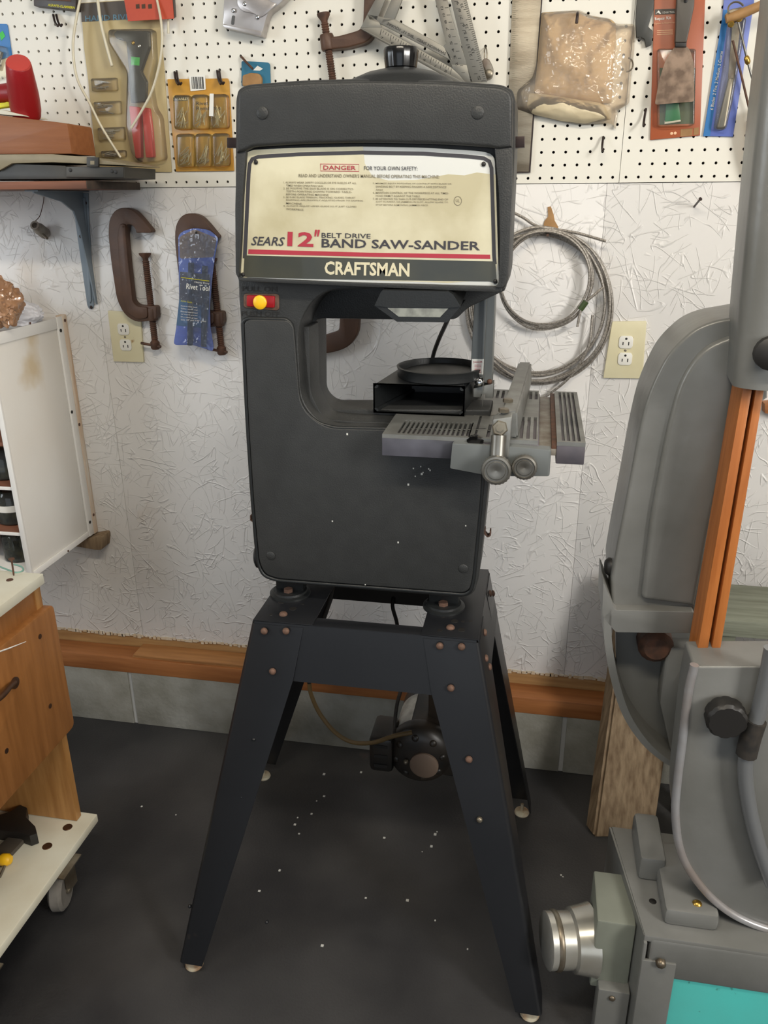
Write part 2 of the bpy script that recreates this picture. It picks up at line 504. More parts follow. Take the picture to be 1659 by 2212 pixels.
def bolt(name, p, axis, r, h, m, parent, seg=12):
    return lathe(name, [(r * .98, 0), (r, h * .3), (r * .75, h * .8), (r * .3, h)], p, axis, m, parent, seg, 60)
def text(name, s, quad, m, parent, depth=0.0003, bold=0.0, shear=0.0, space=1.0):
    """flat lettering stretched into a quad of 3D points: bottom-left, bottom-right, top-right, top-left"""
    cu = bpy.data.curves.new('t', 'FONT')
    cu.body = s
    cu.resolution_u = 2
    cu.offset = bold
    cu.shear = shear
    cu.space_character = space
    to = bpy.data.objects.new('t', cu)
    COL.objects.link(to)
    dg = bpy.context.evaluated_depsgraph_get()
    dg.update()
    me = bpy.data.meshes.new_from_object(to.evaluated_get(dg))
    bpy.data.objects.remove(to)
    bpy.data.curves.remove(cu)
    me.name = name
    xs = [v.co.x for v in me.vertices]; ys = [v.co.y for v in me.vertices]
    x0, x1, y0, y1 = min(xs), max(xs), min(ys), max(ys)
    bl, br, tr, tl = [Vector(q) for q in quad]
    for v in me.vertices:
        u_, v_ = (v.co.x - x0) / (x1 - x0), (v.co.y - y0) / (y1 - y0)
        v.co = (bl * (1 - u_) + br * u_) * (1 - v_) + (tl * (1 - u_) + tr * u_) * v_
    me.materials.clear()
    me.materials.append(M[m])
    o = bpy.data.objects.new(name, me)
    COL.objects.link(o)
    if parent is not None:
        o.parent = parent
        if parent.type == 'EMPTY': o.matrix_parent_inverse = Matrix.Translation(-Vector(parent.location))
    return o
def ytext(name, s, bl, br, h, Y, m, parent, **k):
    """lettering on plane y=Y from photo pixel bl to br, h pixels tall"""
    d = Vector((br[0] - bl[0], br[1] - bl[1])).normalized()
    nx, ny = d.y * h, -d.x * h
    q = [P(bl[0], bl[1], Y), P(br[0], br[1], Y), P(br[0] + nx, br[1] + ny, Y), P(bl[0] + nx, bl[1] + ny, Y)]
    return text(name, s, q, m, parent, **k)
def copy_tree(o, off, label=None, mirror=False):
    r = o.copy()
    COL.objects.link(r)
    r.location = Vector(o.location) + Vector(off)
    if label: r['label'] = label
    for ch in list(o.children):
        c = ch.copy(); COL.objects.link(c); c.parent = r
        for g in list(ch.children):
            d = g.copy(); COL.objects.link(d); d.parent = c
    return r
# ------------------------------------------------------------------ the room
def wall_box(name, lo, hi, m): return struct(box(name, lo, hi, m, None, 0))
wall_box('floor', (-1.6, -6.0, -0.1), (3.2, 0.12, 0.0), 'floor')
wall_box('ceiling', (-1.6, -6.0, 2.6), (3.2, 0.12, 2.7), 'room')
wall_box('wall_left', (-1.7, -6.0, 0), (-1.6, 0.12, 2.6), 'room')
wall_box('wall_right', (3.2, -6.0, 0), (3.3, 0.12, 2.6), 'room')
PEGZ = 1.4965
wb = wall_box('wall_back', (-1.6, 0.024, 0), (3.2, 0.12, 2.6), 'dark_void')
for x0, x1 in ((-1.6, -0.2655), (-0.2645, 0.955), (0.9555, 3.2)):
    box('panel', (x0, 0.0, 0.266), (x1, 0.0235, PEGZ - 0.0012), 'osb', wb, 0.0006)
box('upper_panel', (-1.6, 0.0, 2.03), (3.2, 0.0235, 2.6), 'osb', wb, 0)
# concrete block footing with mortar joints
wf = wall_box('wall_footing', (-1.6, -0.060, 0), (3.2, 0.0235, 0.178), 'mortar')
bx0 = -0.288 - 0.417 * 4
bl = None
for k in range(12):
    lo = bx0 + 0.417 * k + 0.006
    if lo < -1.7 or lo > 3.1: continue
    o = box('block', (max(lo, -1.6), -0.065, 0.0005), (min(lo + 0.405, 3.2), -0.058, 0.1795), 'block', wf, 0.0015)
# sill plate and ledge boards
t = box('trim_1', (-1.6, 0.002, 0.1785), (3.2, 0.0235, 0.266), 'pine', None, 0.001); struct(t)
bm = bm_new()
random.seed(3)
for i in range(150):
    x = -0.62 + i * 0.0125
    s = random.uniform(0.003, 0.009)
    add_box(bm, (x, -0.0015, 0.268 - s), (x + random.uniform(0.006, 0.016), 0.004, 0.268 + random.uniform(0, 0.004)))
o = link('ragged_edge', bm, 'ragged', t, 0); o['kind'] = 'stuff'
struct(box('trim_2', (-1.6, -0.066, 0.1795), (3.2, 0.0015, 0.2285), 'stain', None, 0.002))
t3 = struct(box('trim_3', (-0.272, -0.060, 0.2287), (0.60, 0.0012, 0.2345), 'stain_light', None, 0.0008))
box('ply', (-0.268, -0.062, 0.2347), (0.60, 0.0012, 0.2405), 'stain_light', t3, 0.0008)
# pegboards: real round holes, one cell per hole
def pegboard(name, xs, rows, x0, x1, z1, label, skip=()):
    bm = bm_new()
    p = 0.0254
    Y = -0.003
    r = 0.0030
    K = 12
    zs = [1.507 + j * p for j in range(rows)]
    xlo, xhi = xs[0] - p / 2, xs[-1] + p / 2
    for i, cx in enumerate(xs):
        for j, cz in enumerate(zs):
            hx0, hx1 = cx - p / 2, cx + p / 2
            hz0 = PEGZ if j == 0 else cz - p / 2
            hz1 = cz + p / 2
            if i == 0: hx0 = x0
            if i == len(xs) - 1: hx1 = x1
            if (i, j) in skip:
                q = [bm.verts.new(c) for c in ((hx0, Y, hz0), (hx1, Y, hz0), (hx1, Y, hz1), (hx0, Y, hz1))]
                bm.faces.new(q); continue
            inner, outer, deep = [], [], []
            for k in range(K):
                a = math.radians(45 + 360 * k / K)
                c, s = math.cos(a), math.sin(a)
                inner.append(bm.verts.new((cx + c * r, Y, cz + s * r)))
                deep.append(bm.verts.new((cx + c * r, Y + 0.006, cz + s * r)))
                m_ = max(abs(c), abs(s))
                ux, uz = c / m_, s / m_
                ox = cx + (ux * (hx1 - cx) if ux > 0 else ux * (cx - hx0))
                oz = cz + (uz * (hz1 - cz) if uz > 0 else uz * (cz - hz0))
                outer.append(bm.verts.new((ox, Y, oz)))
            for k in range(K):
                n = (k + 1) % K
                bm.faces.new((outer[k], outer[n], inner[n], inner[k]))
                bm.faces.new((inner[k], inner[n], deep[n], deep[k]))
    zt = zs[-1] + p / 2
    for lo, hi in (((x0, Y, zt), (x1, Y + 0.006, z1)),): add_box(bm, lo, hi)
    # edges of the sheet
    for lo, hi in (((x0, Y + 0.0002, PEGZ), (x1, Y + 0.0062, PEGZ + 0.0005)), ((x0, Y + 0.0002, PEGZ), (x0 + 0.0005, Y + 0.0062, z1)), ((x1 - 0.0005, Y + 0.0002, PEGZ), (x1, Y + 0.0062, z1))):
        add_box(bm, lo, hi)
    o = link(name, bm, 'peg', None, 0)
    # keep face normals toward the room
    tag(o, label, 'pegboard', 'white pegboards on the wall')
    return o
pegboard('pegboard', [0.0254 * i for i in range(-36, 39)], 18, -0.93, 0.9785, 2.03, 'white painted pegboard behind the band saw head and speed square', skip=((74, 1),))
pegboard('pegboard', [0.0254 * (39.08 + i) for i in range(0, 30)], 18, 0.9795, 1.75, 2.03, 'white painted pegboard behind the orange repair kit, right of the seam', skip=((0, 1),))
# ------------------------------------------------------------------ band saw stand
Z0 = 0.74
SX0, SX1, SY0, SY1 = 0.338, 0.760, -0.668, -0.372
st = thing('machine_stand', 'black sheet metal stand with four splayed legs under the grey band saw', 'stand', (0.53, -0.52, 0))
legs = {}
def leg(cx, cy, fx, fy, sx, sy):
    """angle leg: outer corner runs from the top corner to the foot corner"""
    bm = bm_new()
    A, B = Vector((cx, cy, Z0 - 0.004)), Vector((fx, fy, 0.028))
    w0, w1 = 0.100, 0.050
    dx, dy = Vector((sx, 0, 0)), Vector((0, sy, 0))
    def pt(t, u): 
        return A.lerp(B, t)
    a0, a1 = A, B
    kn = A.lerp(B, 0.14)
    v = [bm.verts.new(c) for c in (a0, kn, a1, a0 + dx * w0, kn + dx * w0 * 1.03, a1 + dx * w1, a0 + dy * w0, kn + dy * w0 * 1.03, a1 + dy * w1)]
    bm.faces.new((v[0], v[3], v[4], v[1])); bm.faces.new((v[1], v[4], v[5], v[2]))
    bm.faces.new((v[0], v[1], v[7], v[6])); bm.faces.new((v[1], v[2], v[8], v[7]))
    bmesh.ops.recalc_face_normals(bm, faces=bm.faces)
    e = [e for e in bm.edges if set(e.verts) in ({v[0], v[1]}, {v[1], v[2]})]
    bmesh.ops.bevel(bm, geom=e, offset=0.008, segments=3, affect='EDGES', profile=0.5)
    r = bmesh.ops.solidify(bm, geom=bm.faces[:], thickness=0.0022)
    o = link('leg', bm, 'stand', st, 40)
    # levelling foot
    c = B + dx * 0.022 + dy * 0.022
    lathe('foot', [(0.004, 0.03), (0.004, 0.011), (0.017, 0.009), (0.019, 0.004), (0.017, 0)], (c.x, c.y, 0), (0, 0, 1), 'felt', o, 20)
    return o
LF = leg(SX0, SY0, 0.190, -0.826, 1, 1)
RF = leg(SX1, SY0, 0.914, -0.812, -1, 1)
RR = leg(SX1, SY1, 0.885, -0.222, -1, -1)
LR = leg(SX0, SY1, 0.146, -0.205, 1, -1)
def slope_y(z): return SY0 + (Z0 - z) / Z0 * (-0.145)
# front / back / side aprons, bent top flange
def apron(name, pts, th):
    return prism(name, pts, th, 'stand', st, 0)
zb = 0.632
yb = slope_y(zb)
apron('apron', [(0.344, SY0 + .002, Z0), (0.754, SY0 + .002, Z0), (0.772, yb + .002, zb), (0.322, yb + .002, zb)], (0, 0.0018, 0))
ybk = SY1 + (Z0 - zb) / Z0 * 0.15
apron('apron', [(0.344, SY1 - .002, Z0), (0.754, SY1 - .002, Z0), (0.772, ybk - .002, zb), (0.322, ybk - .002, zb)], (0, -0.0018, 0))
for s, x in ((1, SX0), (-1, SX1)):
    d = -s * 0.021
    apron('side_apron', [(x + s * .002, SY0 + .006, Z0), (x + s * .002, SY1 - .006, Z0), (x + d + s * .002, ybk - .006, zb), (x + d + s * .002, yb + .006, zb)], (s * 0.0018, 0, 0))
# top plates left and right, with bolt holes, front and rear flanges
def plate_holes(name, x0, x1, holes):
    o = box(name, (x0, SY0 + 0.002, Z0), (x1, SY1 - 0.002, Z0 + 0.0022), 'stand', st, 0.0004)
    for hx, hy, hr in holes:
        lathe('hole', [(hr, 0), (hr * .98, 0.0003)], (hx, hy, Z0 + 0.0022), (0, 0, 1), 'cap_black', o, 14)
    return o
def hl(pxs): return [(PZ(a, b, Z0 + .002).x, PZ(a, b, Z0 + .002).y, r) for a, b, r in pxs]
plate_holes('top_plate', SX0 + .003, 0.455, hl([(608, 1301, .006), (633, 1315, .007), (585, 1328, .004), (578, 1308, .003), (654, 1305, .003)]))
plate_holes('top_plate', 0.655, SX1 - .003, hl([(982, 1342, .007), (1000, 1343, .0035), (1017, 1342, .004), (997, 1361, .007), (940, 1327, .003), (975, 1325, .003), (957, 1332, .004), (950, 1362, .005)]))
box('front_flange', (0.40, SY0 + .002, Z0 - .0005), (0.70, SY0 + 0.032, Z0 + 0.0012), 'stand', st, 0.0004)
box('rear_flange', (0.40, SY1 - .032, Z0 - .0005), (0.70, SY1 - 0.002, Z0 + 0.0012), 'stand', st, 0.0004)
# bolts
def stand_bolts(pxs, Yoff=-0.003, r=0.0068, m='rust_bolt'):
    for a, b in pxs:
        for it in range(4):
            z = P(a, b, slope_y(0.6) if it == 0 else yy).z
            yy = slope_y(z) + Yoff
        p = P(a, b, yy)
        bolt('bolt', p, (0, -1, 0.2), r, 0.006, m, st)
stand_bolts([(950, 1395), (997, 1397), (974, 1486), (618, 1363), (589, 1450), (571, 1363), (1013, 1640)])
stand_bolts([(549, 1596), (523, 1720), (577, 1990), (411, 1956)], r=0.004, m='stand')
stand_bolts([(1036, 1770)], r=0.006, m='zinc')
for a, b in ((973, 1357), (612, 1328)):
    bolt('bolt', PZ(a, b, Z0 + .002), (0, 0, 1), 0.008, 0.006, 'rust_bolt', st)
for yy, z in ((-0.60, 0.72), (-0.64, 0.69), (-0.62, 0.66), (-0.44, 0.72), (-0.40, 0.70)):
    bolt('bolt', (SX1 + (Z0 - z) * 0.21 + 0.0, yy, z), (1, 0, 0.2), 0.007, 0.005, 'rust_bolt', st)

# ------------------------------------------------------------------ band saw
BS = thing('band_saw', 'dark grey band saw-sander with printed sign panel, red and yellow switch and slotted table', 'band saw', (0.53, -0.50, Z0 + 0.003))
YF = -0.590
c6 = crop(490, 280, 2.592)
# rear casting (smaller throat), then the front housing, then its raised cover
front = [(513, 570), (516, 640), (524, 760), (534, 900), (546, 1100), (556, 1205), (566, 1245), (600, 1259), (1000, 1291), (1024, 1283), (1034, 1250), (1050, 1100), (1068, 928), (700, 922), (650, 868), (642, 700), (690, 628), (880, 620), (1082, 630), (1096, 560)]
fr = [0, 0, 60, 60, 60, 20, 16, 16, 10, 14, 14, 20, 6, 45, 45, 60, 60, 30, 0, 0]
loop = onY(fillet(front, fr, 5), YF)
body = prism('body', loop, (0, 0.085, 0), 'saw_grey', BS, 0.010, 3)
rear = [(540, 560), (548, 760), (566, 1090), (590, 1215), (640, 1225), (1010, 1250), (1030, 1230), (1046, 1090), (1060, 885), (708, 884), (684, 860), (682, 690), (700, 688), (880, 691), (985, 690), (1010, 665), (1090, 628), (1100, 560)]
rf = [0, 0, 40, 20, 20, 10, 10, 10, 5, 24, 24, 8, 5, 20, 10, 12, 0, 0]
rear_loop = onY(fillet(rear, rf, 5), -0.505)
prism('rear_frame', rear_loop, (0, 0.075, 0), 'saw_grey', BS, 0.004, 2)
rim2 = [(668, 705), (671, 850), (700, 905), (760, 910), (860, 914), (1050, 918), (1050, 925), (700, 919), (656, 868), (652, 705)]
ypoly('throat_step', rim2, -0.560, 0.06, 'saw_grey', BS, [4, 20, 20, 10, 10, 0, 0, 40, 40, 4], 0.003)
cover = [(527, 697), (536, 900), (549, 1100), (560, 1215), (572, 1240), (600, 1250), (1000, 1281), (1014, 1274), (1020, 1250), (1036, 1090), (1048, 932), (700, 926), (648, 880), (634, 705), (622, 692), (538, 690)]
cr_ = [10, 60, 60, 20, 12, 12, 10, 10, 14, 20, 4, 45, 45, 10, 10, 10]
ypoly('lower_cover', cover, YF - 0.0055, 0.006, 'saw_grey', BS, cr_, 0.004, 3)
rimp = onY([(a + (-2.5 if a < 700 else 2.5), b + (3.0 if b > 1150 else -2.0)) for a, b in fillet(cover, cr_, 5)], YF - 0.0005)
tube('rim_bead', rimp, 0.0038, 'saw_black', BS, 8, True)
for a, b in ((585, 1200), (1001, 1228)):
    p = P(a, b, YF - 0.0055)
    lathe('boss', [(0.0085, 0), (0.0085, 0.0012), (0.007, 0.0022), (0.001, 0.0024)], p, (0, -1, 0), 'saw_grey', BS, 20)
bm = bm_new(); random.seed(4)
for a, b in ((893, 1012), (909, 1008), (926, 1013), (914, 1021), (897, 1029), (929, 1016), (911, 1024), (882, 1047), (750, 938), (1006, 1136), (860, 1172), (718, 1126), (789, 1263)):
    p = P(a, b, YF - 0.0058); r_ = random.uniform(.0008, .0017)
    add_box(bm, (p.x - r_, p.y - .0004, p.z - r_), (p.x + r_, p.y + .0004, p.z + r_ * 1.3))
o = link('paint_flecks', bm, 'speck', BS, 0); o['kind'] = 'stuff'
# upper head housing, bulging front with a recess for the sign
YH = -0.622
head = [(507, 215), (512, 192), (530, 182), (650, 172), (800, 168), (960, 172), (1085, 182), (1107, 193), (1113, 215), (1112, 330), (1100, 590), (1093, 622), (1070, 633), (800, 622), (560, 608), (516, 602), (508, 580), (506, 400)]
hr = [8, 8, 12, 40, 60, 40, 12, 8, 8, 40, 12, 10, 10, 30, 20, 8, 8, 60]
ypoly('head_housing', head, YH + 0.022, 0.135, 'saw_grey', BS, hr, 0.012, 4, 5)
# thick frame around the sign: brow on top, side rails, bottom rail
brow = [(512, 212), (516, 196), (532, 187), (650, 178), (800, 174), (960, 178), (1082, 187), (1102, 197), (1107, 215), (1106, 318), (1075, 322), (1058, 318), (960, 311), (800, 307), (650, 310), (545, 317), (528, 326), (511, 330)]
br_ = [8, 8, 12, 30, 60, 30, 12, 8, 8, 0, 10, 10, 40, 60, 40, 12, 10, 0]
ypoly('brow', brow, YH - 0.004, 0.026, 'saw_grey', BS, br_, 0.010, 4, 5)
ypoly('side_rail', [(511, 326), (531, 324), (524, 420), (520, 520), (515, 602), (509, 590), (508, 450)], YH + 0.002, 0.022, 'saw_grey', BS, 4, 0.004, 3)
ypoly('side_rail', [(1106, 314), (1068, 316), (1078, 420), (1080, 520), (1077, 612), (1068, 622), (1088, 622), (1098, 590), (1106, 420)], YH + 0.000, 0.022, 'saw_grey', BS, 6, 0.006, 3)
ypoly('bottom_rail', [(513, 596), (520, 600), (800, 612), (1074, 619), (1086, 616), (1082, 628), (1070, 631), (800, 620), (516, 607)], YH + 0.004, 0.02, 'saw_grey', BS, 3, 0.002, 2)
for a, b in ((567, 244), (1032, 243)):
    lathe('boss', [(0.0088, 0), (0.0088, 0.0014), (0.0075, 0.0022), (0.001, 0.0024)], P(a, b, YH - 0.004), (0, -1, 0), 'saw_grey', BS, 20)
# sign panel
YS = YH + 0.012
sign = c6([(72, 828), (108, 126), (150, 112), (400, 100), (760, 94), (1100, 100), (1400, 118), (1500, 135), (1525, 872), (1500, 876), (90, 838)])
sg = ypoly('sign_panel', sign, YS, 0.006, 'plate_white', BS, [6, 20, 8, 30, 40, 30, 10, 22, 6, 4, 4], 0.0008)
def sp(pts, dy=0.0004): return onY(c6(pts), YS - dy)
def patch(name, pts, m, dy, parent=None): return prism(name, sp(pts, dy), (0, 0.0003, 0), m, parent or sg, 0)
patch('yellowed_tape', [(78, 800), (112, 128), (150, 114), (400, 102), (762, 95), (772, 190), (815, 262), (905, 285), (1060, 282), (1240, 250), (1330, 256), (1400, 240), (1505, 252), (1519, 735), (1500, 840), (1240, 858), (700, 840), (300, 832), (250, 790), (200, 820), (150, 815), (95, 834)], 'tape', 0.0004)
# dark border line
def strip(name, pts, wpx, m, dy):
    q = [Vector(p) for p in c6(pts)]
    wv = wpx / 2.592 / 2
    a, b = [], []
    for i in range(len(q)):
        t = (q[min(i + 1, len(q) - 1)] - q[max(i - 1, 0)]).normalized()
        n = Vector((-t.y, t.x))
        a.append(P(*(q[i] + n * wv), YS - dy)); b.append(P(*(q[i] - n * wv), YS - dy))
    bm = bm_new()
    va = [bm.verts.new(p) for p in a]; vb = [bm.verts.new(p) for p in b]
    for i in range(len(q) - 1): bm.faces.new((va[i], va[i + 1], vb[i + 1], vb[i]))
    r = bmesh.ops.extrude_face_region(bm, geom=bm.faces[:])
    for v in r['geom']:
        if isinstance(v, bmesh.types.BMVert): v.co.y += 0.0003
    return link(name, bm, m, sg, 0)
strip('border_line', [(100, 720), (108, 560), (122, 250), (128, 190), (142, 165), (175, 152), (400, 138), (760, 128), (1100, 134), (1350, 150), (1440, 160), (1470, 178), (1482, 215), (1488, 400), (1496, 700), (1500, 752)], 21, 'ink_dark', 0.0008)
patch('dark_band', [(92, 822), (99, 704), (800, 722), (1503, 738), (1512, 860), (1470, 850), (800, 842), (300, 832), (120, 826)], 'band_dark', 0.0009)
patch('red_stripe', [(119, 696), (121, 670), (800, 689), (1474, 700), (1475, 724), (800, 712)], 'ink_red', 0.0009)
def stext(s, bl, br, h, m, **k):
    (a, b), = c6([bl]); (c, d), = c6([br])
    return ytext('lettering', s, (a, b), (c, d), h / 2.592, YS - 0.0013, m, sg, **k)
stext('SEARS', (136, 648), (324, 652), 50, 'ink_dark', bold=0.012, shear=0.25)
stext('12', (338, 652), (484, 657), 82, 'ink_red', bold=0.03)
stext('"', (490, 598), (520, 599), 38, 'ink_red', bold=0.02, shear=0.2)
stext('BELT DRIVE', (530, 605), (805, 610), 27, 'ink_dark', bold=0.008)
stext('BAND SAW-SANDER', (530, 660), (1417, 676), 50, 'ink_dark', bold=0.018)
stext('CRAFTSMAN', (546, 812), (1022, 824), 76, 'cream_ink', bold=0.03)
stext('DANGER', (540, 224), (722, 226), 24, 'ink_red', bold=0.01)
strip('danger_box', [(524, 192), (740, 194), (740, 234), (524, 231), (524, 190)], 3, 'ink_red', 0.0009)
stext('FOR YOUR OWN SAFETY:', (768, 226), (1068, 229), 22, 'ink_dark', bold=0.006)
stext("READ AND UNDERSTAND OWNER'S MANUAL BEFORE OPERATING THIS MACHINE:", (402, 266), (1190, 273), 19, 'ink_small', bold=0.008)
L1 = ['1. ALWAYS WEAR SAFETY GOGGLES OR EYE SHIELDS AT ALL', '    TIMES WHEN OPERATING SAW.', '2. BE POSITIVE THE SAW BLADE IS ON CORRECTLY-', '    TEETH POINTING DOWN TOWARD TABLE-', '    BEFORE OPERATING MACHINE.', '3. BE SURE BLADE TENSION, TRACKING, GUIDES, THRUST', '    BEARINGS ARE PROPERLY ADJUSTED PRIOR TO SAWING', '    MACHINE.', '4. ALWAYS ADJUST UPPER GUIDE SO IT JUST CLEARS', '    WORKPIECE.']
W1 = [410, 210, 396, 368, 240, 405, 430, 92, 410, 100]
I1 = [0, 1, 0, 1, 1, 0, 1, 1, 0, 1]
for i, s in enumerate(L1):
    x = 316 + (16 if I1[i] else 0); y = 301 + i * 16.6
    stext(s.strip(), (x, y), (x + W1[i], y + 4), 11, 'ink_small', bold=0.004)
L2 = ['5. MINIMIZE INJURY POTENTIAL OF CONTACT WITH BLADE OR', '    SANDING BELT BY KEEPING FINGERS A SAFE DISTANCE', '    AWAY.', '6. MAINTAIN CONTROL OF THE WORKPIECE AT ALL TIMES-', '    HOLD FIRMLY AGAINST THE TABLE.', '7. BE ATTENTIVE TO THIN CUT-OFF PIECES HITTING END OF', '    SLOT IN INSERT, OR JAMMING IN SLOT. ALLOW BLADE TO', '    STOP BEFORE REMOVING JAMMED PIECE.']
W2 = [440, 395, 42, 425, 250, 420, 405, 295]
I2 = [0, 1, 1, 0, 1, 0, 1, 1]
for i, s in enumerate(L2):
    x = 818 + (16 if I2[i] else 0); y = 307 + i * 17.2
    stext(s.strip(), (x, y), (x + W2[i], y + 3), 11, 'ink_small', bold=0.004)
cu = [(1293 + 21 * math.cos(a * math.pi / 12), 399 + 25 * math.sin(a * math.pi / 12)) for a in range(25)]
strip('approval_ring', cu, 3, 'ink_small', 0.0009)
stext('UL', (1282, 405), (1304, 406), 16, 'ink_small')
for q in ((163, 182), (1438, 193), (1503, 850), (90, 812)):
    bolt('rivet', P(*c6([q])[0], YS - 0.0012), (0, -1, 0), 0.0035, 0.002, 'cap_black', sg, 10)
# rocker switch
cs = crop(480, 580, 4.366)
sw = ypoly('switch', cs([(200, 235), (535, 240), (535, 400), (200, 370)]), YF - 0.002, 0.004, 'rust_bolt', BS, 8, 0.001)
ypoly('switch_plate', cs([(228, 252), (495, 258), (492, 372), (228, 358)]), YF - 0.005, 0.004, 'red_switch', sw, 4, 0.0012)
lathe('push_button', [(0.0115, 0), (0.0115, 0.004), (0.009, 0.006), (0.001, 0.0066)], P(*cs([(360, 318)])[0], YF - 0.005), (0, -1, 0), 'yellow_button', sw, 24)
def etext(s, bl, br, h):
    (a, b), = cs([bl]); (c, d), = cs([br])
    ytext('embossed_lettering', s, (a, b), (c, d), h / 4.366, YF - 0.0006, 'cap_black', BS, bold=0.015)
etext('PULL ON', (190, 215), (520, 220), 48)
etext('PUSH OFF', (180, 448), (540, 455), 48)
# spring clips
ypoly('latch_clip', [(490, 297), (516, 297), (516, 319), (490, 319)], -0.56, 0.02, 'hook_dark', BS, 0, 0.001)
ypoly('latch_clip', [(1104, 295), (1133, 294), (1133, 318), (1104, 320)], -0.56, 0.02, 'hook_dark', BS, 0, 0.001)
for a, b, d in ((1055, 1155, 1), (545, 1122, -1)):
    pts = [P(a - 8 * d, b - 12, -.555), P(a - 8 * d, b - 2, -.555), P(a - 2 * d, b + 5, -.555), P(a + 4 * d, b + 2, -.555), P(a + 4 * d, b - 8, -.555)]
    bm = bm_new()
    for i in range(4):
        p, q = pts[i], pts[i + 1]
        n = (q - p).normalized().cross(Vector((0, 1, 0))) * 0.0012
        add_hexa(bm, [p - n, p + n, q + n, q - n], [v + Vector((0, 0.014, 0)) for v in (p - n, p + n, q + n, q - n)])
    link('latch_clip', bm, 'rust_bolt', BS, 0)
# tension knob and dome on top
kp = P(866, 156, -0.52)
lathe('knob_dome', [(0.088, -0.012), (0.080, 0.000), (0.055, 0.010), (0.028, 0.016), (0.012, 0.017)], (kp.x, kp.y, kp.z - 0.012), (0, 0, 1), 'saw_black', BS, 32)
bm = bm_new()
K = 48
prof = [(0.016, 0.0), (0.0245, 0.003), (0.0265, 0.016), (0.0270, 0.026), (0.0255, 0.030), (0.020, 0.0305), (0.001, 0.028)]
rings = []
for rr, h in prof:
    ring = []
    for k in range(K):
        a = 2 * math.pi * k / K
        g = 1.0 - (0.045 if (k % 8) == 0 and 0.002 < h < 0.0302 else 0)
        ring.append(bm.verts.new((kp.x + rr * g * math.cos(a), kp.y + rr * g * math.sin(a), kp.z + 0.003 + h)))
    rings.append(ring)
for i in range(len(rings) - 1):
    for k in range(K): bm.faces.new((rings[i][k], rings[i][(k + 1) % K], rings[i + 1][(k + 1) % K], rings[i + 1][k]))
bm.faces.new(rings[0][::-1]); bm.faces.new(rings[-1])
link('tension_knob', bm, 'gloss_black', BS, 40)
# work lamp under the head
cl = crop(760, 600, 3.072)
lampb = bm_new()
f1 = onY(cl([(205, 82), (640, 92), (672, 110), (722, 190), (640, 200), (235, 195), (150, 185), (190, 100)]), -0.625)
add_hexa(lampb, f1, [v + Vector((0, 0.10, 0.012)) for v in f1])
lamp = link('work_lamp', lampb, 'saw_black', BS, 20)
f2 = onY(cl([(150, 185), (722, 190), (632, 296), (300, 292)]), -0.622)
bm = bm_new(); add_hexa(bm, f2, [v + Vector((0, 0.09, 0)) for v in f2]); link('lamp_skirt', bm, 'saw_black', lamp, 20)
f3 = onY(cl([(235, 200), (640, 204), (585, 262), (310, 258)]), -0.6232)
bm = bm_new(); add_hexa(bm, f3, [v + Vector((0, 0.01, 0)) for v in f3]); link('lamp_lens', bm, 'lens', lamp, 20)
# table with grooved top
TZ = 1.105
tb = box('table', (0.5845, -0.650, TZ - 0.037), (0.840, -0.285, TZ - 0.006), 'table_side', BS, 0.002)
box('table_wing', (0.868, -0.650, TZ - 0.037), (0.9125, -0.285, TZ - 0.006), 'table_side', tb, 0.002)
box('mitre_slot', (0.838, -0.648, TZ - 0.024), (0.870, -0.286, TZ - 0.012), 'grey_soft', tb, 0.001)
box('slot_wall', (0.860, -0.648, TZ - 0.013), (0.8682, -0.286, TZ - 0.004), 'rust', tb, 0.0005)
bm = bm_new()
def ribs(x0, x1, y0, y1, n, fill):
    p = (x1 - x0) / n
    for k in range(n + 1):
        a = x0 + p * k - p * fill / 2; b = x0 + p * k + p * fill / 2
        a, b = max(a, x0), min(b, x1)
        add_box(bm, (a, y0, TZ - 0.0065), (b, y1, TZ))
zz = (TZ - 0.0065, TZ)
def plate(x0, x1, y0, y1): add_box(bm, (x0, y0, zz[0]), (x1, y1, zz[1]))
# left half
plate(0.5845, 0.606, -0.650, -0.285); plate(0.606, 0.735, -0.650, -0.640); plate(0.606, 0.735, -0.555, -0.285)
ribs(0.606, 0.728, -0.640, -0.555, 15, 0.45); plate(0.726, 0.735, -0.640, -0.555)
# right half
plate(0.739, 0.752, -0.650, -0.285); plate(0.752, 0.838, -0.650, -0.640); plate(0.752, 0.838, -0.500, -0.362); plate(0.752, 0.838, -0.296, -0.285)
ribs(0.752, 0.838, -0.640, -0.560, 8, 0.5); ribs(0.775, 0.838, -0.560, -0.530, 6, 0.5); ribs(0.795, 0.838, -0.530, -0.500, 4, 0.5)
plate(0.752, 0.775, -0.560, -0.500); plate(0.775, 0.795, -0.530, -0.500)
ribs(0.752, 0.838, -0.362, -0.296, 8, 0.5)
plate(0.735, 0.739, -0.480, -0.285)
link('table_top', bm, 'alu', tb, 0)
bm = bm_new()
plate(0.868, 0.874, -0.650, -0.285); plate(0.907, 0.9125, -0.650, -0.285); plate(0.874, 0.907, -0.650, -0.642); plate(0.874, 0.907, -0.293, -0.285)
ribs(0.874, 0.907, -0.642, -0.293, 4, 0.45)
link('wing_top', bm, 'alu', tb, 0)
lathe('table_insert', [(0.030, 0), (0.030, 0.0008), (0.0285, 0.001), (0.001, 0.001)], (0.737, -0.478, TZ - 0.0002), (0, 0, 1), 'steel', tb, 32)
lathe('clamp_knob', [(0.010, 0), (0.014, 0.004), (0.014, 0.010), (0.009, 0.013), (0.001, 0.0135)], (0.738, -0.646, TZ - 0.012), (0, -0.4, 1), 'gloss_black', tb, 14)
box('trunnion', (0.64, -0.56, 1.00), (0.745, -0.40, TZ - 0.036), 'saw_grey', BS, 0.006)
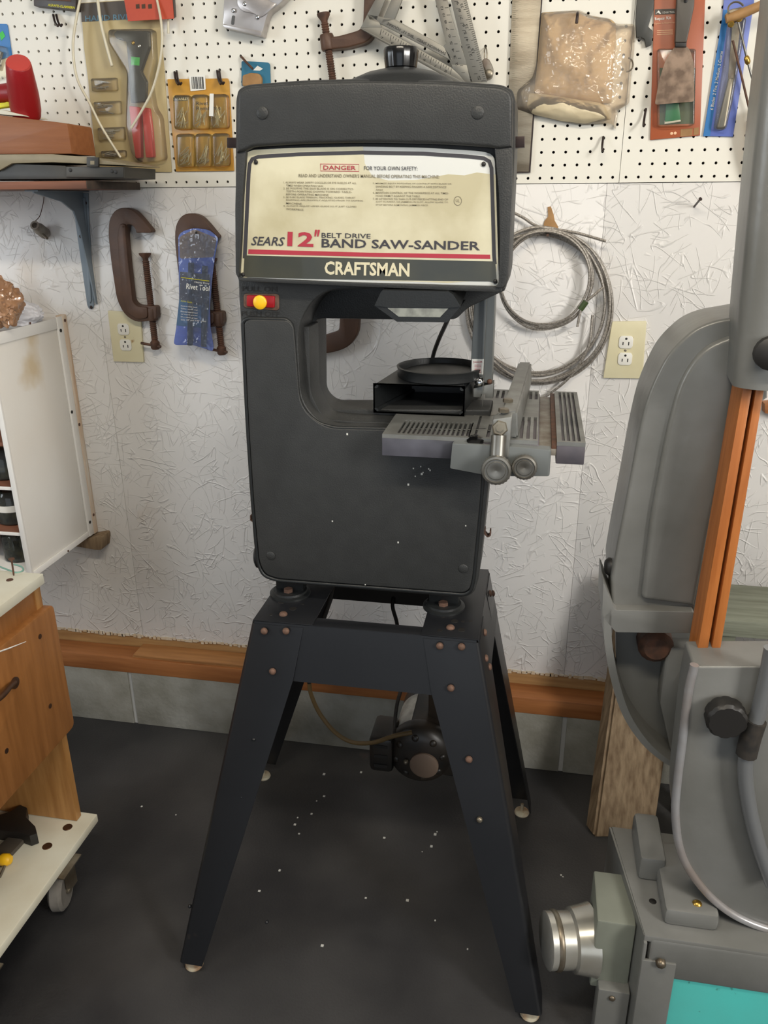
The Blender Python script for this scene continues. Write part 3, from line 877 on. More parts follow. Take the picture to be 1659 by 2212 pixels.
box('rubbed_front', (0.5845, -0.6512, TZ - 0.0365), (0.705, -0.6495, TZ - 0.0065), 'paint_rubbed', tb, 0.0004)
# blade guard post, guide block, blade
gy = -0.468
g = ypoly('blade_guard', [(1027, 600), (1071, 600), (1062, 830), (1015, 822)], gy, 0.045, 'guard_grey', BS, 0, 0.003)
gp = onY(cl([(797, 540), (876, 540), (871, 642), (794, 640)]), gy - 0.0006)
lab = prism('warning_label', gp, (0, 0.0005, 0), 'white_plastic', g, 0)
(a, b), = cl([(806, 567)]); (c, d), = cl([(866, 566)])
ytext('lettering', 'DANGER', (a, b), (c, d), 13 / 3.072, gy - 0.0011, 'ink_red', g)
for y0 in (578, 588, 598, 608, 618, 628):
    prism('print_line', onY(cl([(814, y0), (858, y0), (858, y0 + 3), (814, y0 + 3)]), gy - 0.0011), (0, 0.0004, 0), 'ink_red', g)
gb = ypoly('guide_block', cl([(806, 735), (940, 700), (936, 800), (886, 800), (886, 776), (858, 776), (858, 795), (806, 792)]), -0.470, 0.03, 'alu', BS, 0, 0.001)
bolt('guide_screw', P(*cl([(848, 690)])[0], -0.474), (0, -1, 0.3), 0.009, 0.006, 'chrome', gb, 10)
bolt('guide_screw', P(*cl([(915, 690)])[0], -0.468), (0, -1, 0.3), 0.005, 0.005, 'rust', gb, 10)
box('saw_blade', (0.7366, -0.481, 0.98), (0.7374, -0.472, 1.36), 'steel', BS, 0)
# mounting feet of the saw
for a, b in ((625, 1279), (958, 1308)):
    p = PZ(a, b, Z0 + 0.008)
    ft = lathe('mounting_foot', [(0.040, 0), (0.040, 0.004), (0.034, 0.006), (0.033, 0.010), (0.001, 0.010)], (p.x, p.y + 0.006, Z0 + 0.0024), (0, 0, 1), 'saw_black', BS, 28)
    lathe('hex_bolt', [(0.0095, 0), (0.0095, 0.006), (0.008, 0.007), (0.001, 0.007)], (p.x, p.y - 0.006, Z0 + 0.012), (0, 0, 1), 'rust_bolt', ft, 6, 20)
    box('foot_post', (p.x - 0.028, p.y + 0.002, Z0 + 0.010), (p.x + 0.028, p.y + 0.03, 0.83), 'saw_black', BS, 0.003)
lathe('wheel_knob', [(0.02, 0), (0.026, 0.003), (0.026, 0.010), (0.02, 0.014)], P(552, 1198, -0.53) + Vector((0.016, 0, 0)), (-1, 0, 0), 'saw_black', BS, 20)
# cords behind the saw
tube('power_cord', spline([P(985, 650, -0.40), P(963, 700, -0.32), P(946, 738, -0.27), P(934, 776, -0.255), P(926, 840, -0.255), P(915, 960, -0.26), P(870, 1240, -0.33), P(848, 1300, -0.36), P(858, 1350, -0.36), P(862, 1420, -0.36)], 6), 0.0045, 'black_rubber', BS)
tube('motor_cord', spline([P(720, 1262, -0.43), P(711, 1300, -0.43), P(703, 1325, -0.43), P(694, 1352, -0.43), P(668, 1450, -0.42), P(669, 1485, -0.42)], 6), 0.0045, 'black_rubber', BS)
# ------------------------------------------------------------------ rip fence on the table
RFN = thing('rip_fence', 'bare metal rip fence with two round knobs clamped across the saw table', 'fence', (0.79, -0.45, TZ))
bm = bm_new()
A = [Vector((0.772, -0.640, TZ + 0.0005)), Vector((0.806, -0.640, TZ + 0.0005)), Vector((0.803, -0.640, TZ + 0.044)), Vector((0.777, -0.640, TZ + 0.044))]
B = [Vector((0.788, -0.215, TZ + 0.0005)), Vector((0.822, -0.215, TZ + 0.0005)), Vector((0.819, -0.215, TZ + 0.044)), Vector((0.793, -0.215, TZ + 0.044))]
add_hexa(bm, A, B)
bmesh.ops.bevel(bm, geom=bm.edges[:], offset=0.003, segments=2, affect='EDGES')
fb_ = link('fence_bar', bm, 'alu', RFN)
for a, b in ((1097, 868), (1088, 889)):
    p = PZ(a, b, TZ + 0.044)
    lathe('hex_bolt', [(0.009, 0), (0.009, 0.005), (0.0075, 0.006), (0.001, 0.006)], (p.x, p.y, TZ + 0.0435), (0, 0, 1), 'zinc', fb_, 6, 20)
YFN = -0.668
hd = ypoly('fence_head', [(1064, 906), (1106, 900), (1102, 950), (1098, 990), (1062, 990)], YFN, 0.03, 'alu', RFN, 4, 0.003)
pv = P(1080, 925, YFN - 0.001)
lathe('pivot_nut', [(0.013, 0), (0.013, 0.005), (0.011, 0.007), (0.006, 0.007), (0.006, 0.010), (0.001, 0.010)], pv, (0, -1, 0.25), 'zinc', hd, 6, 20)
cyl0 = P(1078, 940, YFN - 0.004)
lathe('lock_shaft', [(0.012, 0), (0.012, 0.050)], cyl0, (0, -0.25, -1), 'steel', hd, 18)
ypoly('rail_block', [(977, 958), (1040, 962), (1060, 972), (1105, 964), (1191, 972), (1187, 1030), (1100, 1030), (972, 1012)], YFN + 0.002, 0.020, 'guard_grey', RFN, 5, 0.003)
ypoly('rail_block', [(977, 958), (1060, 962), (1056, 1028), (972, 1012)], YFN + 0.0005, 0.006, 'guard_grey', RFN, 3, 0.001)
def round_knob(name, a, b, r, Y, parent):
    o = P(a, b, Y)
    bm = bm_new()
    K = 48
    rings = []
    for rr, h, gk in ((0.80, 0, 1), (1.0, 0.002, 1), (1.0, 0.016, 1), (0.93, 0.019, 0), (0.80, 0.020, 0), (0.74, 0.018, 0), (0.62, 0.018, 0), (0.58, 0.0195, 0), (0.30, 0.0195, 0), (0.02, 0.017, 0)):
        ring = []
        for k in range(K):
            q = rr * r * (0.955 if gk and k % 2 else 1)
            an = 2 * math.pi * k / K
            ring.append(bm.verts.new(o + Vector((math.cos(an) * q, -h, math.sin(an) * q)) + Vector((0, 0, h * .15))))
        rings.append(ring)
    for i in range(len(rings) - 1):
        for k in range(K): bm.faces.new((rings[i][k], rings[i][(k + 1) % K], rings[i + 1][(k + 1) % K], rings[i + 1][k]))
    bm.faces.new(rings[0][::-1]); bm.faces.new(rings[-1])
    return link(name, bm, 'steel', parent, 30)
round_knob('lock_knob', 1073, 1013, 0.0245, YFN - 0.014, RFN)
round_knob('adjust_knob', 1133, 1007, 0.0205, YFN - 0.006, RFN)

# ------------------------------------------------------------------ dust hood lying on the table
DH = thing('dust_hood', 'black plastic dust hood with round collar lying on the saw table', 'dust hood', (0.63, -0.45, TZ))
hz0, hz1 = TZ + 0.0005, 1.160
fx0, fx1, fy = 0.543, 0.708, -0.515
bx0_, bx1_, by = 0.585, 0.728, -0.345
bm = bm_new()
th = 0.003
def rect_loop(x0, x1, y, z0, z1):
    return [Vector((x0, y, z0)), Vector((x1, y, z0)), Vector((x1, y, z1)), Vector((x0, y, z1))]
loops = [rect_loop(fx0, fx1, fy, hz0, hz1), rect_loop(bx0_, bx1_, by, hz0, hz1 + 0.012), rect_loop(bx0_ + th, bx1_ - th, by - th, hz0 + th, hz1 + 0.012 - th), rect_loop(fx0 + th, fx1 - th, fy, hz0 + th, hz1 - th)]
vv = [[bm.verts.new(p) for p in L_] for L_ in loops]
for i in (0, 2):
    for k in range(4): bm.faces.new((vv[i][k], vv[i][(k + 1) % 4], vv[i + 1][(k + 1) % 4], vv[i + 1][k]))
bm.faces.new(vv[1]); bm.faces.new(vv[2][::-1])
for k in range(4): bm.faces.new((vv[0][k], vv[3][k], vv[3][(k + 1) % 4], vv[0][(k + 1) % 4]))
bmesh.ops.bevel(bm, geom=[e for e in bm.edges if abs((e.verts[0].co - e.verts[1].co).normalized().y) > .8], offset=0.006, segments=3, affect='EDGES')
link('hood_body', bm, 'saw_black', DH, 40)
rc = Vector((0.655, -0.440, hz1 + 0.002))
bm = bm_new()
K = 40
prof = [(0.079, 0.0), (0.079, 0.012), (0.081, 0.018), (0.077, 0.019), (0.075, 0.014), (0.075, -0.002)]
rings = [[bm.verts.new(rc + Vector((math.cos(2 * math.pi * k / K) * r_, math.sin(2 * math.pi * k / K) * r_ * 1.0, h))) for k in range(K)] for r_, h in prof]
for i in range(len(rings)):
    j = (i + 1) % len(rings)
    for k in range(K): bm.faces.new((rings[i][k], rings[i][(k + 1) % K], rings[j][(k + 1) % K], rings[j][k]))
col = link('collar', bm, 'saw_black', DH, 40)
lathe('collar_floor', [(0.0755, 0), (0.0755, 0.0010)], rc + Vector((0, 0, 0.0002)), (0, 0, 1), 'cap_black', DH, 40)

# ------------------------------------------------------------------ motor under the stand
MO = thing('electric_motor', 'black electric motor with dusty hub hanging under the machine stand', 'motor', (0.63, -0.38, 0.25))
mc = P(905, 1640, -0.470)
lathe('motor_body', [(0.058, 0.0), (0.066, 0.006), (0.066, 0.17), (0.058, 0.19), (0.02, 0.195)], mc + Vector((0, 0.035, 0.0)), (0, 1, 0), 'motor', MO, 36)
eb = lathe('end_bell', [(0.070, 0.05), (0.074, 0.040), (0.074, 0.022), (0.066, 0.008), (0.046, 0.0), (0.02, -0.002)], mc, (0, 1, 0), 'motor', MO, 36)
lathe('shaft_hub', [(0.032, 0.0), (0.032, 0.010), (0.026, 0.014), (0.001, 0.0145)], mc + Vector((0.012, 0.004, -0.012)), (0, -1, 0), 'motor_hub', MO, 28)
for an in (10, 55, 100, 145, 190, 235, 280, 325):
    c, s = math.cos(math.radians(an)), math.sin(math.radians(an))
    p = mc + Vector((c * 0.052, 0.006, s * 0.052))
    bolt('vent_rib', p, (c * .4, -1, s * .4), 0.009, 0.007, 'motor', eb, 10)
bm = bm_new()
pts = []
for k in range(9):
    a = math.radians(112 + k * 8)
    pts.append((math.cos(a) * 0.0668, math.sin(a) * 0.0668))
fr_ = [mc + Vector((x, 0.055, z)) for x, z in pts]; bk_ = [mc + Vector((x, 0.16, z)) for x, z in pts]
va = [bm.verts.new(p) for p in fr_]; vb = [bm.verts.new(p) for p in bk_]
for k in range(8): bm.faces.new((va[k], va[k + 1], vb[k + 1], vb[k]))
link('rating_label', bm, 'label_grey', MO, 40)
tb_ = box('terminal_box', (mc.x - 0.112, mc.y - 0.005, mc.z - 0.045), (mc.x - 0.058, mc.y + 0.09, mc.z + 0.045), 'motor', MO, 0.010)
for k in range(3):
    box('vent_slot', (mc.x - 0.100, mc.y - 0.0062, mc.z - 0.03 + k * 0.026), (mc.x - 0.070, mc.y - 0.0045, mc.z - 0.022 + k * 0.026), 'cap_black', tb_, 0)
bolt('cord_clip', mc + Vector((-0.028, -0.004, -0.006)), (0, -1, 0), 0.006, 0.008, 'zinc', MO, 6)
box('motor_mount', (mc.x + 0.01, -0.40, mc.z + 0.05), (mc.x + 0.05, -0.355, 0.70), 'motor', MO, 0.003)
box('pulley_guard', (mc.x + 0.045, mc.y + 0.01, mc.z - 0.05), (mc.x + 0.13, mc.y + 0.05, mc.z + 0.02), 'motor', MO, 0.012)
tube('motor_lead', spline([P(668, 1476, -0.42), P(672, 1500, -0.42), P(690, 1540, -0.42), P(722, 1580, -0.43), P(760, 1603, -0.45), P(806, 1604, -0.475), P(850, 1590, -0.485), P(890, 1582, -0.478)], 6), 0.0050, 'brown_cord', MO)
tube('motor_lead', spline([P(870, 1478, -0.45), P(858, 1520, -0.45), P(852, 1570, -0.455), P(852, 1592, -0.47)], 6), 0.004, 'tape_black', MO)

# ------------------------------------------------------------------ second, larger band saw at the right edge
B2 = thing('band_saw', 'large old grey cast iron band saw with oak blade guards at the right edge', 'band saw', (1.25, -0.72, 0))
YG = -0.660
goose = [(1659, 672), (1590, 685), (1545, 692), (1500, 710), (1445, 760), (1400, 850), (1378, 940), (1352, 1080), (1332, 1180), (1320, 1250), (1322, 1318), (1500, 1330), (1540, 1100), (1600, 900), (1659, 860)]
ypoly('gooseneck_frame', goose, YG, 0.13, 'grey_cast', B2, [0, 30, 30, 40, 60, 60, 60, 60, 30, 8, 8, 0, 0, 0, 0], 0.022, 5, 5)
ypoly('frame_web', [(1659, 715), (1590, 722), (1520, 750), (1470, 820), (1440, 930), (1405, 1120), (1385, 1295), (1500, 1310), (1540, 1100), (1600, 900), (1659, 860)], YG - 0.010, 0.03, 'grey_cast', B2, [0, 30, 40, 60, 60, 40, 12, 0, 0, 0, 0], 0.014, 4, 5)
bolt('frame_pin', P(1319, 1224, YG + 0.03), (-1, -0.2, 0), 0.016, 0.010, 'cap_black', B2, 20)
ypoly('joint_flange', [(1303, 1256), (1328, 1318), (1500, 1322), (1500, 1368), (1330, 1366), (1300, 1330)], YG - 0.020, 0.10, 'grey_cast', B2, 6, 0.005, 3)
# lower wheel bowl: curved rim standing forward of a back plate
bowl = [(1330, 1366), (1332, 1430), (1340, 1490), (1362, 1550), (1395, 1600), (1432, 1632), (1452, 1650), (1500, 1660), (1500, 1366)]
ypoly('wheel_bowl_back', bowl, YG + 0.045, 0.02, 'grey_cast', B2, 0, 0)
q = spline(onY([(1304, 1318), (1306, 1390), (1320, 1470), (1345, 1545), (1385, 1605), (1432, 1646), (1470, 1664)], YG - 0.02), 5)
bm = bm_new()
rws = []
for p in q:
    rws.append([bm.verts.new(p + d) for d in (Vector((0, 0, 0)), Vector((0, 0.085, 0)), Vector((0.012, 0.085, 0.004)), Vector((0.012, 0, 0.004)))])
for i in range(len(rws) - 1):
    for k in range(4): bm.faces.new((rws[i][k], rws[i][(k + 1) % 4], rws[i + 1][(k + 1) % 4], rws[i + 1][k]))
bm.faces.new(rws[0]); bm.faces.new(rws[-1][::-1])
bmesh.ops.bevel(bm, geom=[e for e in bm.edges if len(e.link_faces) == 2 and e.calc_face_angle(0) > 1.0], offset=0.002, segments=2, affect='EDGES')
link('wheel_bowl_rim', bm, 'grey_cast', B2, 40)
lathe('axle_nut', [(0.030, 0), (0.030, 0.03), (0.02, 0.04), (0.001, 0.04)], P(1412, 1378, YG + 0.046), (0, -1, 0), 'rust', B2, 16)
ypoly('web_rib', [(1440, 1400), (1500, 1400), (1500, 1640), (1452, 1640), (1425, 1520)], YG + 0.01, 0.04, 'grey_cast', B2, 6, 0.006)
# upper column
colp = [P(1620, 838, -0.735), P(1690, -60, -0.735)]
bm = bm_new()
Lc = []
for (a, b), w_ in (((1575, 832), 0.0), ((1590, 640), 0), ((1612, 400), 0), ((1632, 200), 0), ((1656, 0), 0), ((1668, -120), 0)):
    e = P(a, b, -0.745) + Vector((0.004, 0, 0))
    ring = []
    for k in range(17):
        an = math.radians(180 + 180 * k / 16)
        ring.append(e + Vector((0.046 + 0.046 * math.cos(an), 0.030 * math.sin(an), 0)))
    ring += [e + Vector((0.11, 0, 0)), e + Vector((0.11, 0.10, 0)), e + Vector((0.010, 0.10, 0))]
    Lc.append([bm.verts.new(p) for p in ring])
for i in range(len(Lc) - 1):
    n_ = len(Lc[i])
    for k in range(n_): bm.faces.new((Lc[i][k], Lc[i][(k + 1) % n_], Lc[i + 1][(k + 1) % n_], Lc[i + 1][k]))
bm.faces.new(Lc[0]); bm.faces.new(Lc[-1][::-1])
link('upper_column', bm, 'grey_cast', B2, 40)
lathe('column_knob', [(0.012, 0), (0.022, 0.004), (0.022, 0.016), (0.012, 0.022)], P(1662, 760, -0.775), (0, -1, 0), 'cap_black', B2, 18)
# oak blade guards
def oak(a0, a1, b0, b1, Y, d):
    lp = [P(a0, 836, Y), P(a1, 836, Y), P(b1, 1440, Y), P(b0, 1440, Y)]
    return prism('oak_guard', lp, (0, d, 0), 'oak', B2, 0.0015)
oak(1605, 1626, 1500, 1523, -0.745, 0.062)
oak(1634, 1652, 1531, 1550, -0.745, 0.062)
prism('guard_back', [P(1626, 836, -0.712), P(1634, 836, -0.712), P(1531, 1440, -0.712), P(1523, 1440, -0.712)], (0, 0.02, 0), 'stain', B2, 0)
# lower wheel cover with polished rim
YC = -0.800
cov = [(1800, 1440), (1498, 1440), (1486, 1500), (1474, 1600), (1462, 1700), (1459, 1760), (1468, 1830), (1492, 1884), (1540, 1942), (1600, 1984), (1680, 2012), (1800, 2020)]
ypoly('wheel_cover', cov, YC, 0.075, 'grey_cast', B2, [0, 6, 30, 40, 40, 40, 30, 30, 30, 30, 30, 0], 0.004, 3)
tube('cover_rim', spline(onY([(1500, 1436), (1486, 1500), (1474, 1600), (1462, 1700), (1459, 1760), (1468, 1830), (1492, 1884), (1540, 1942), (1600, 1984), (1680, 2012), (1760, 2016)], YC - 0.002), 6), 0.0068, 'rim', B2, 12)
kb = P(1562, 1530, YC)
bm = bm_new()
K = 40
rings = []
for rr, h in ((0.018, 0), (0.027, 0.006), (0.030, 0.012), (0.030, 0.030), (0.026, 0.034), (0.001, 0.034)):
    rings.append([bm.verts.new(kb + Vector((math.cos(2 * math.pi * k / K) * rr * (1 - 0.05 * (k % 4 == 0)), -h, math.sin(2 * math.pi * k / K) * rr * (1 - 0.05 * (k % 4 == 0)) - h * .1))) for k in range(K)])
for i in range(len(rings) - 1):
    for k in range(K): bm.faces.new((rings[i][k], rings[i][(k + 1) % K], rings[i + 1][(k + 1) % K], rings[i + 1][k]))
bm.faces.new(rings[0][::-1]); bm.faces.new(rings[-1])
link('cover_knob', bm, 'cap_black', B2, 40)
hz = YC - 0.018
tube('conduit', spline([P(1668, 1400, hz), P(1655, 1470, hz), P(1638, 1540, hz), P(1622, 1590, hz), P(1611, 1640, hz), P(1611, 1690, hz), P(1622, 1760, hz), P(1640, 1830, hz), P(1668, 1910, hz)], 6), 0.0115, 'hose', B2, 12)
tube('conduit_tape', spline([P(1633, 1556, hz), P(1622, 1590, hz), P(1612, 1630, hz)], 4), 0.0155, 'tape_black', B2, 12)
# pedestal
pz = 0.310
px0, px1, py0, py1 = 1.066, 1.62, -0.850, -0.600
pl_ = [PZ(1330, 1782, pz), PZ(1395, 1775, pz)]
prism('pedestal_top', [Vector((1.030, py1, pz)), Vector((px1, py1, pz)), Vector((px1, py0, pz)), Vector((px0, py0, pz))], (0, 0, -0.012), 'grey_cast', B2, 0.003)
for a, b in ((1373, 1793), (1394, 1890), (1410, 1947)):
    lathe('bolt_hole', [(0.0065, 0), (0.006, 0.0004)], PZ(a, b, pz), (0, 0, 1), 'cap_black', B2, 14)
box('front_beam', (px0 + 0.01, py0 - 0.002, pz - 0.090), (px1, py0 + 0.02, pz - 0.006), 'grey_cast', B2, 0.006)
box('corner_leg', (px0, py0 - 0.006, 0.0005), (px0 + 0.056, py0, pz - 0.05), 'grey_cast', B2, 0.0015)
box('corner_leg', (px0 - 0.001, py0 - 0.005, 0.0005), (px0 + 0.005, py0 + 0.05, pz - 0.012), 'grey_cast', B2, 0.0015)
box('teal_panel', (px0 + 0.052, py0 + 0.004, 0.0005), (px1, py0 + 0.008, pz - 0.086), 'teal', B2, 0)
box('inner_panel', (px0 + 0.002, py0 + 0.02, 0.0005), (px0 + 0.006, py1 - 0.01, pz - 0.01), 'grey_cast', B2, 0)
box('rear_leg', (px1 - 0.05, py1 - 0.05, 0.0005), (px1, py1, pz - 0.01), 'grey_cast', B2, 0.0015)
box('casting_foot', (1.098, -0.824, pz), (1.188, -0.660, 0.346), 'grey_cast', B2, 0.010)
box('casting_foot', (1.066, -0.730, pz), (1.112, -0.610, 0.362), 'grey_cast', B2, 0.008)
prism('side_wall', [Vector((1.026, py1 - 0.002, pz - 0.002)), Vector((px0 - 0.001, py0 + 0.002, pz - 0.002)), Vector((px0 - 0.001, py0 + 0.002, 0.0005)), Vector((1.026, py1 - 0.002, 0.0005))], (0.004, 0, 0), 'grey_cast', B2, 0)
for a, b, r_ in ((1505, 1955, .009), (1590, 2022, .012)):
    bolt('cap_screw', P(a, b, -0.80), (0, -0.8, 0.7), r_, 0.010, 'brass' if a < 1550 else 'chrome', B2, 14)
bolt('cap_screw', P(1427, 2078, py0 - 0.006), (0, -1, 0), 0.0095, 0.010, 'zinc', B2, 6)
# side box with dust port pointing left
sb = box('port_box', (0.992, -0.815, 0.130), (px0 - 0.008, -0.700, 0.290), 'grey_cast2', B2, 0.004)
box('port_cover', (1.005, -0.835, 0.0005), (px0 - 0.006, -0.80, 0.150), 'grey_cast', B2, 0.003)
pc = Vector((0.992, -0.765, 0.188))
lathe('dust_port', [(0.046, 0.085), (0.050, 0.083), (0.050, 0.040), (0.056, 0.036), (0.062, 0.006), (0.064, 0.0), (0.060, -0.001), (0.044, 0.036), (0.044, 0.080)], pc, (-1, -0.25, 0.05), 'duct', B2, 36)
lathe('port_lip', [(0.051, 0.062), (0.0522, 0.064), (0.0522, 0.070), (0.051, 0.072)], pc, (-1, -0.25, 0.05), 'zinc', B2, 36)
for y_, z_ in ((-0.828, 0.135), (-0.825, 0.03)):
    bolt('cap_screw', (1.030, -0.836, z_), (0, -1, 0), 0.006, 0.004, 'zinc', B2, 8)
# ------------------------------------------------------------------ lumber and bench behind the right saw
lb = [PZ(1276, 1795, 0.0), PZ(1385, 1800, 0.0)]
bm = bm_new()
b0 = Vector((1.040, -0.300, 0.0005)); b1 = Vector((1.185, -0.275, 0.0005))
tl = Vector((0.035, 0.165, 0.62))
th_ = Vector((-0.020, 0.040, 0.0))
add_hexa(bm, [b0, b1, b1 + tl, b0 + tl], [b0 + th_, b1 + th_, b1 + th_ + tl, b0 + th_ + tl])
bmesh.ops.bevel(bm, geom=bm.edges[:], offset=0.006, segments=2, affect='EDGES')
tag(link('lumber_plank', bm, 'old_wood'), 'weathered rough wooden plank standing on the floor, leaning against the wall', 'plank')
bn = thing('wooden_bench', 'low grey-green weathered wooden bench behind the oak blade guards', 'bench', (1.6, -0.25, 0))
box('plank', (1.22, -0.32, 0.600), (2.1, -0.14, 0.640), 'grey_wood', bn, 0.004)
box('front_rail', (1.22, -0.335, 0.520), (2.1, -0.305, 0.578), 'grey_wood', bn, 0.004)
for x, y in ((1.24, -0.30), (2.04, -0.30), (1.24, -0.18), (2.04, -0.18)):
    box('leg', (x, y, 0), (x + 0.045, y + 0.035, 0.600), 'grey_wood', bn, 0.003)
tag(prism('wood_offcut', onY([(1652, 872), (1690, 868), (1690, 898), (1653, 893)], -0.03), (0, 0.029, 0), 'stain', None, 0.001), 'small brown wood offcut fixed to the wall behind the oak guards', 'wood block')

# ------------------------------------------------------------------ rolling cart at the left
CX = -0.150
CA = thing('rolling_cart', 'wooden rolling drawer cart with white base board at the lower left', 'cart', (-0.30, -0.75, 0))
ye = -0.575
yn = -1.02
top = box('cart_top', (-0.46, yn, 0.735), (CX + 0.012, ye - 0.004, 0.757), 'white_top', CA, 0.002)
prism('side_panel', [(CX - 0.004, ye, 0.128), (CX - 0.004, ye, 0.735), (-0.44, ye, 0.735), (-0.44, ye, 0.128)], (0, -0.02, 0), 'cart_edge', CA, 0.0015)
box('side_panel', (-0.44, yn + 0.02, 0.128), (CX - 0.004, yn + 0.04, 0.735), 'cart_edge', CA, 0.0015)
box('back_panel', (-0.445, yn + 0.02, 0.128), (-0.435, ye - 0.001, 0.735), 'cart_wood', CA, 0)
box('drawer_rail', (CX - 0.022, yn + 0.04, 0.655), (CX - 0.006, ye - 0.02, 0.735), 'cart_wood', CA, 0.0015)
box('divider', (-0.435, yn + 0.04, 0.375), (CX - 0.01, ye - 0.02, 0.39), 'cart_wood', CA, 0.001)
DX = CX + 0.012
dl = fillet([(ye + 0.012, 0.372), (ye + 0.012, 0.680), (yn + 0.02, 0.680), (yn + 0.02, 0.372)], 0.016, 4)
dr = prism('drawer_front', [Vector((DX, a, b)) for a, b in dl], (-0.018, 0, 0), 'cart_wood', CA, 0.003)
hp = [PX(2, 1512, DX + 0.004), PX(14, 1500, DX + 0.022), PX(32, 1476, DX + 0.006)]
tube('drawer_handle', spline([PX(-40, 1535, DX + 0.002), PX(-20, 1522, DX + 0.02), PX(5, 1503, DX + 0.022), PX(22, 1483, DX + 0.012), PX(31, 1474, DX + 0.002)], 5), 0.0055, 'bronze', dr, 10)
lathe('handle_rose', [(0.012, 0), (0.012, 0.003), (0.008, 0.005)], PX(31, 1475, DX), (1, 0, 0), 'bronze', dr, 14)
for a, b in ((86, 1375), (108, 1525), (14, 1622)):
    lathe('screw', [(0.0055, 0), (0.0055, 0.001), (0.002, 0.0012)], PX(a, b, DX), (1, 0, 0), 'bronze', dr, 12)
tube('scratch', [PX(-20, 1414, DX + .0003), PX(20, 1400, DX + .0003), PX(56, 1386, DX + .0003)], [0.0016, 0.0016, 0.0006], 'white_trim', dr, 6)
bd = box('base_board', (-0.46, yn - 0.03, 0.104), (CX + 0.03, ye + 0.012, 0.126), 'white_top', CA, 0.003)
for a, b in ((102, 1828), (146, 1787)):
    p = PZ(a, b, 0.126)
    lathe('screw', [(0.011, 0), (0.010, 0.001), (0.002, 0.0014)], p, (0, 0, 1), 'bronze', bd, 14)
lip = box('base_cleat', (-0.20, yn - 0.02, 0.070), (CX - 0.005, -0.80, 0.104), 'stain', CA, 0.002)
def caster(p):
    r0 = box('caster_plate', (p.x - 0.032, p.y - 0.036, 0.100), (p.x + 0.032, p.y + 0.036, 0.104), 'zinc', CA, 0.001)
    bm = bm_new()
    for s in (-1, 1):
        add_box(bm, (p.x + s * 0.020 - 0.0015, p.y - 0.018, 0.040), (p.x + s * 0.020 + 0.0015, p.y + 0.020, 0.096), 0)
    add_box(bm, (p.x - 0.0215, p.y - 0.022, 0.089), (p.x + 0.0215, p.y + 0.024, 0.100), 0.002)
    link('fork', bm, 'zinc', r0, 0)
    lathe('wheel', [(0.012, -0.014), (0.040, -0.015), (0.0470, -0.009), (0.0470, 0.009), (0.040, 0.015), (0.012, 0.014)], (p.x, p.y - 0.012, 0.0472), (1, 0.25, 0), 'rubber', r0, 32)
    lathe('axle', [(0.006, -0.024), (0.006, 0.024)], (p.x, p.y - 0.012, 0.0447), (1, 0, 0), 'zinc', r0, 12)
caster(Vector((-0.138, -0.700, 0)))
caster(Vector((-0.40, -0.668, 0)))
caster(Vector((-0.40, -0.98, 0)))
caster(Vector((-0.140, -0.98, 0)))
# marks and nails on the cart top
tube('marker_line', spline([PZ(a, b, 0.7576) for a, b in ((-6, 1222), (20, 1232), (36, 1237), (50, 1232), (46, 1224), (30, 1219))], 5), 0.0018, 'teal_pen', top, 6)
nl = tag(lathe('nail', [(0.0006, 0), (0.0018, 0.004), (0.0018, 0.036), (0.006, 0.037), (0.006, 0.039)], PZ(30, 1244, 0.757), (0.05, 0, 1), 'rust', None, 10), 'rusty nail standing upright on the white cart top', 'nail')
tag(lathe('screw_head', [(0.007, 0), (0.0065, 0.0012), (0.002, 0.0015)], PZ(21, 1253, 0.757), (0, 0, 1), 'rust', None, 12), 'rusty screw head flush in the white cart top', 'screw')
# things on the base board
gp_ = thing('bar_clamp', 'black pistol grip bar clamp lying on the cart base board', 'clamp', PZ(40, 1800, 0.127))
def zprism(name, pts, z, h, m, parent): return prism(name, [PZ(a, b, z + h) for a, b in pts], (0, 0, -h), m, parent, 0.002)
zprism('grip', [(-30, 1768), (22, 1752), (44, 1738), (58, 1744), (56, 1764), (76, 1784), (80, 1800), (64, 1806), (40, 1798), (-30, 1790)], 0.1275, 0.028, 'cap_black', gp_)
zprism('bar', [(28, 1798), (58, 1806), (6, 1862), (-30, 1880), (-30, 1850)], 0.1272, 0.010, 'grey_handle', gp_)
yc = thing('screwdriver', 'short screwdriver with yellow handle on the cart base board', 'screwdriver', PZ(14, 1870, 0.127))
yp = PZ(16, 1862, 0.142)
lathe('handle', [(0.010, 0), (0.013, 0.004), (0.013, 0.018), (0.009, 0.024)], yp + Vector((-0.02, 0.004, 0)), (1, 0.1, 0), 'yellow_button', yc, 10)
tube('shank', [yp + Vector((-0.004, 0.0, -0.004)), yp + Vector((0.0, -0.03, -0.012))], 0.003, 'zinc', yc)

# ------------------------------------------------------------------ white wall cabinet, left
WX = -0.365
WC = thing('wall_cabinet', 'white painted open shelf cabinet fixed to the wall at the left', 'cabinet', (-0.6, -0.16, 0.60))
yfc = -0.305
wz0, wz1 = 0.603, 1.190
box('side_panel', (WX - 0.012, yfc, wz0), (WX, -0.022, wz1), 'white_paint', WC, 0.001)
box('edge_strip', (WX - 0.012, -0.0215, wz0 - 0.006), (WX + 0.006, -0.001, wz1 + 0.008), 'bare_edge', WC, 0.001)
box('edge_strip', (WX - 0.0, -0.045, wz0 - 0.004), (WX + 0.006, -0.022, wz1 + 0.006), 'white_trim', WC, 0.001)
box('top_rail', (WX + 0.0002, yfc, wz1 - 0.022), (WX + 0.004, -0.0455, wz1 + 0.004), 'white_trim', WC, 0.0008)
box('bottom_rail', (WX + 0.0002, yfc, wz0 - 0.004), (WX + 0.004, -0.0455, wz0 + 0.012), 'white_trim', WC, 0.0008)
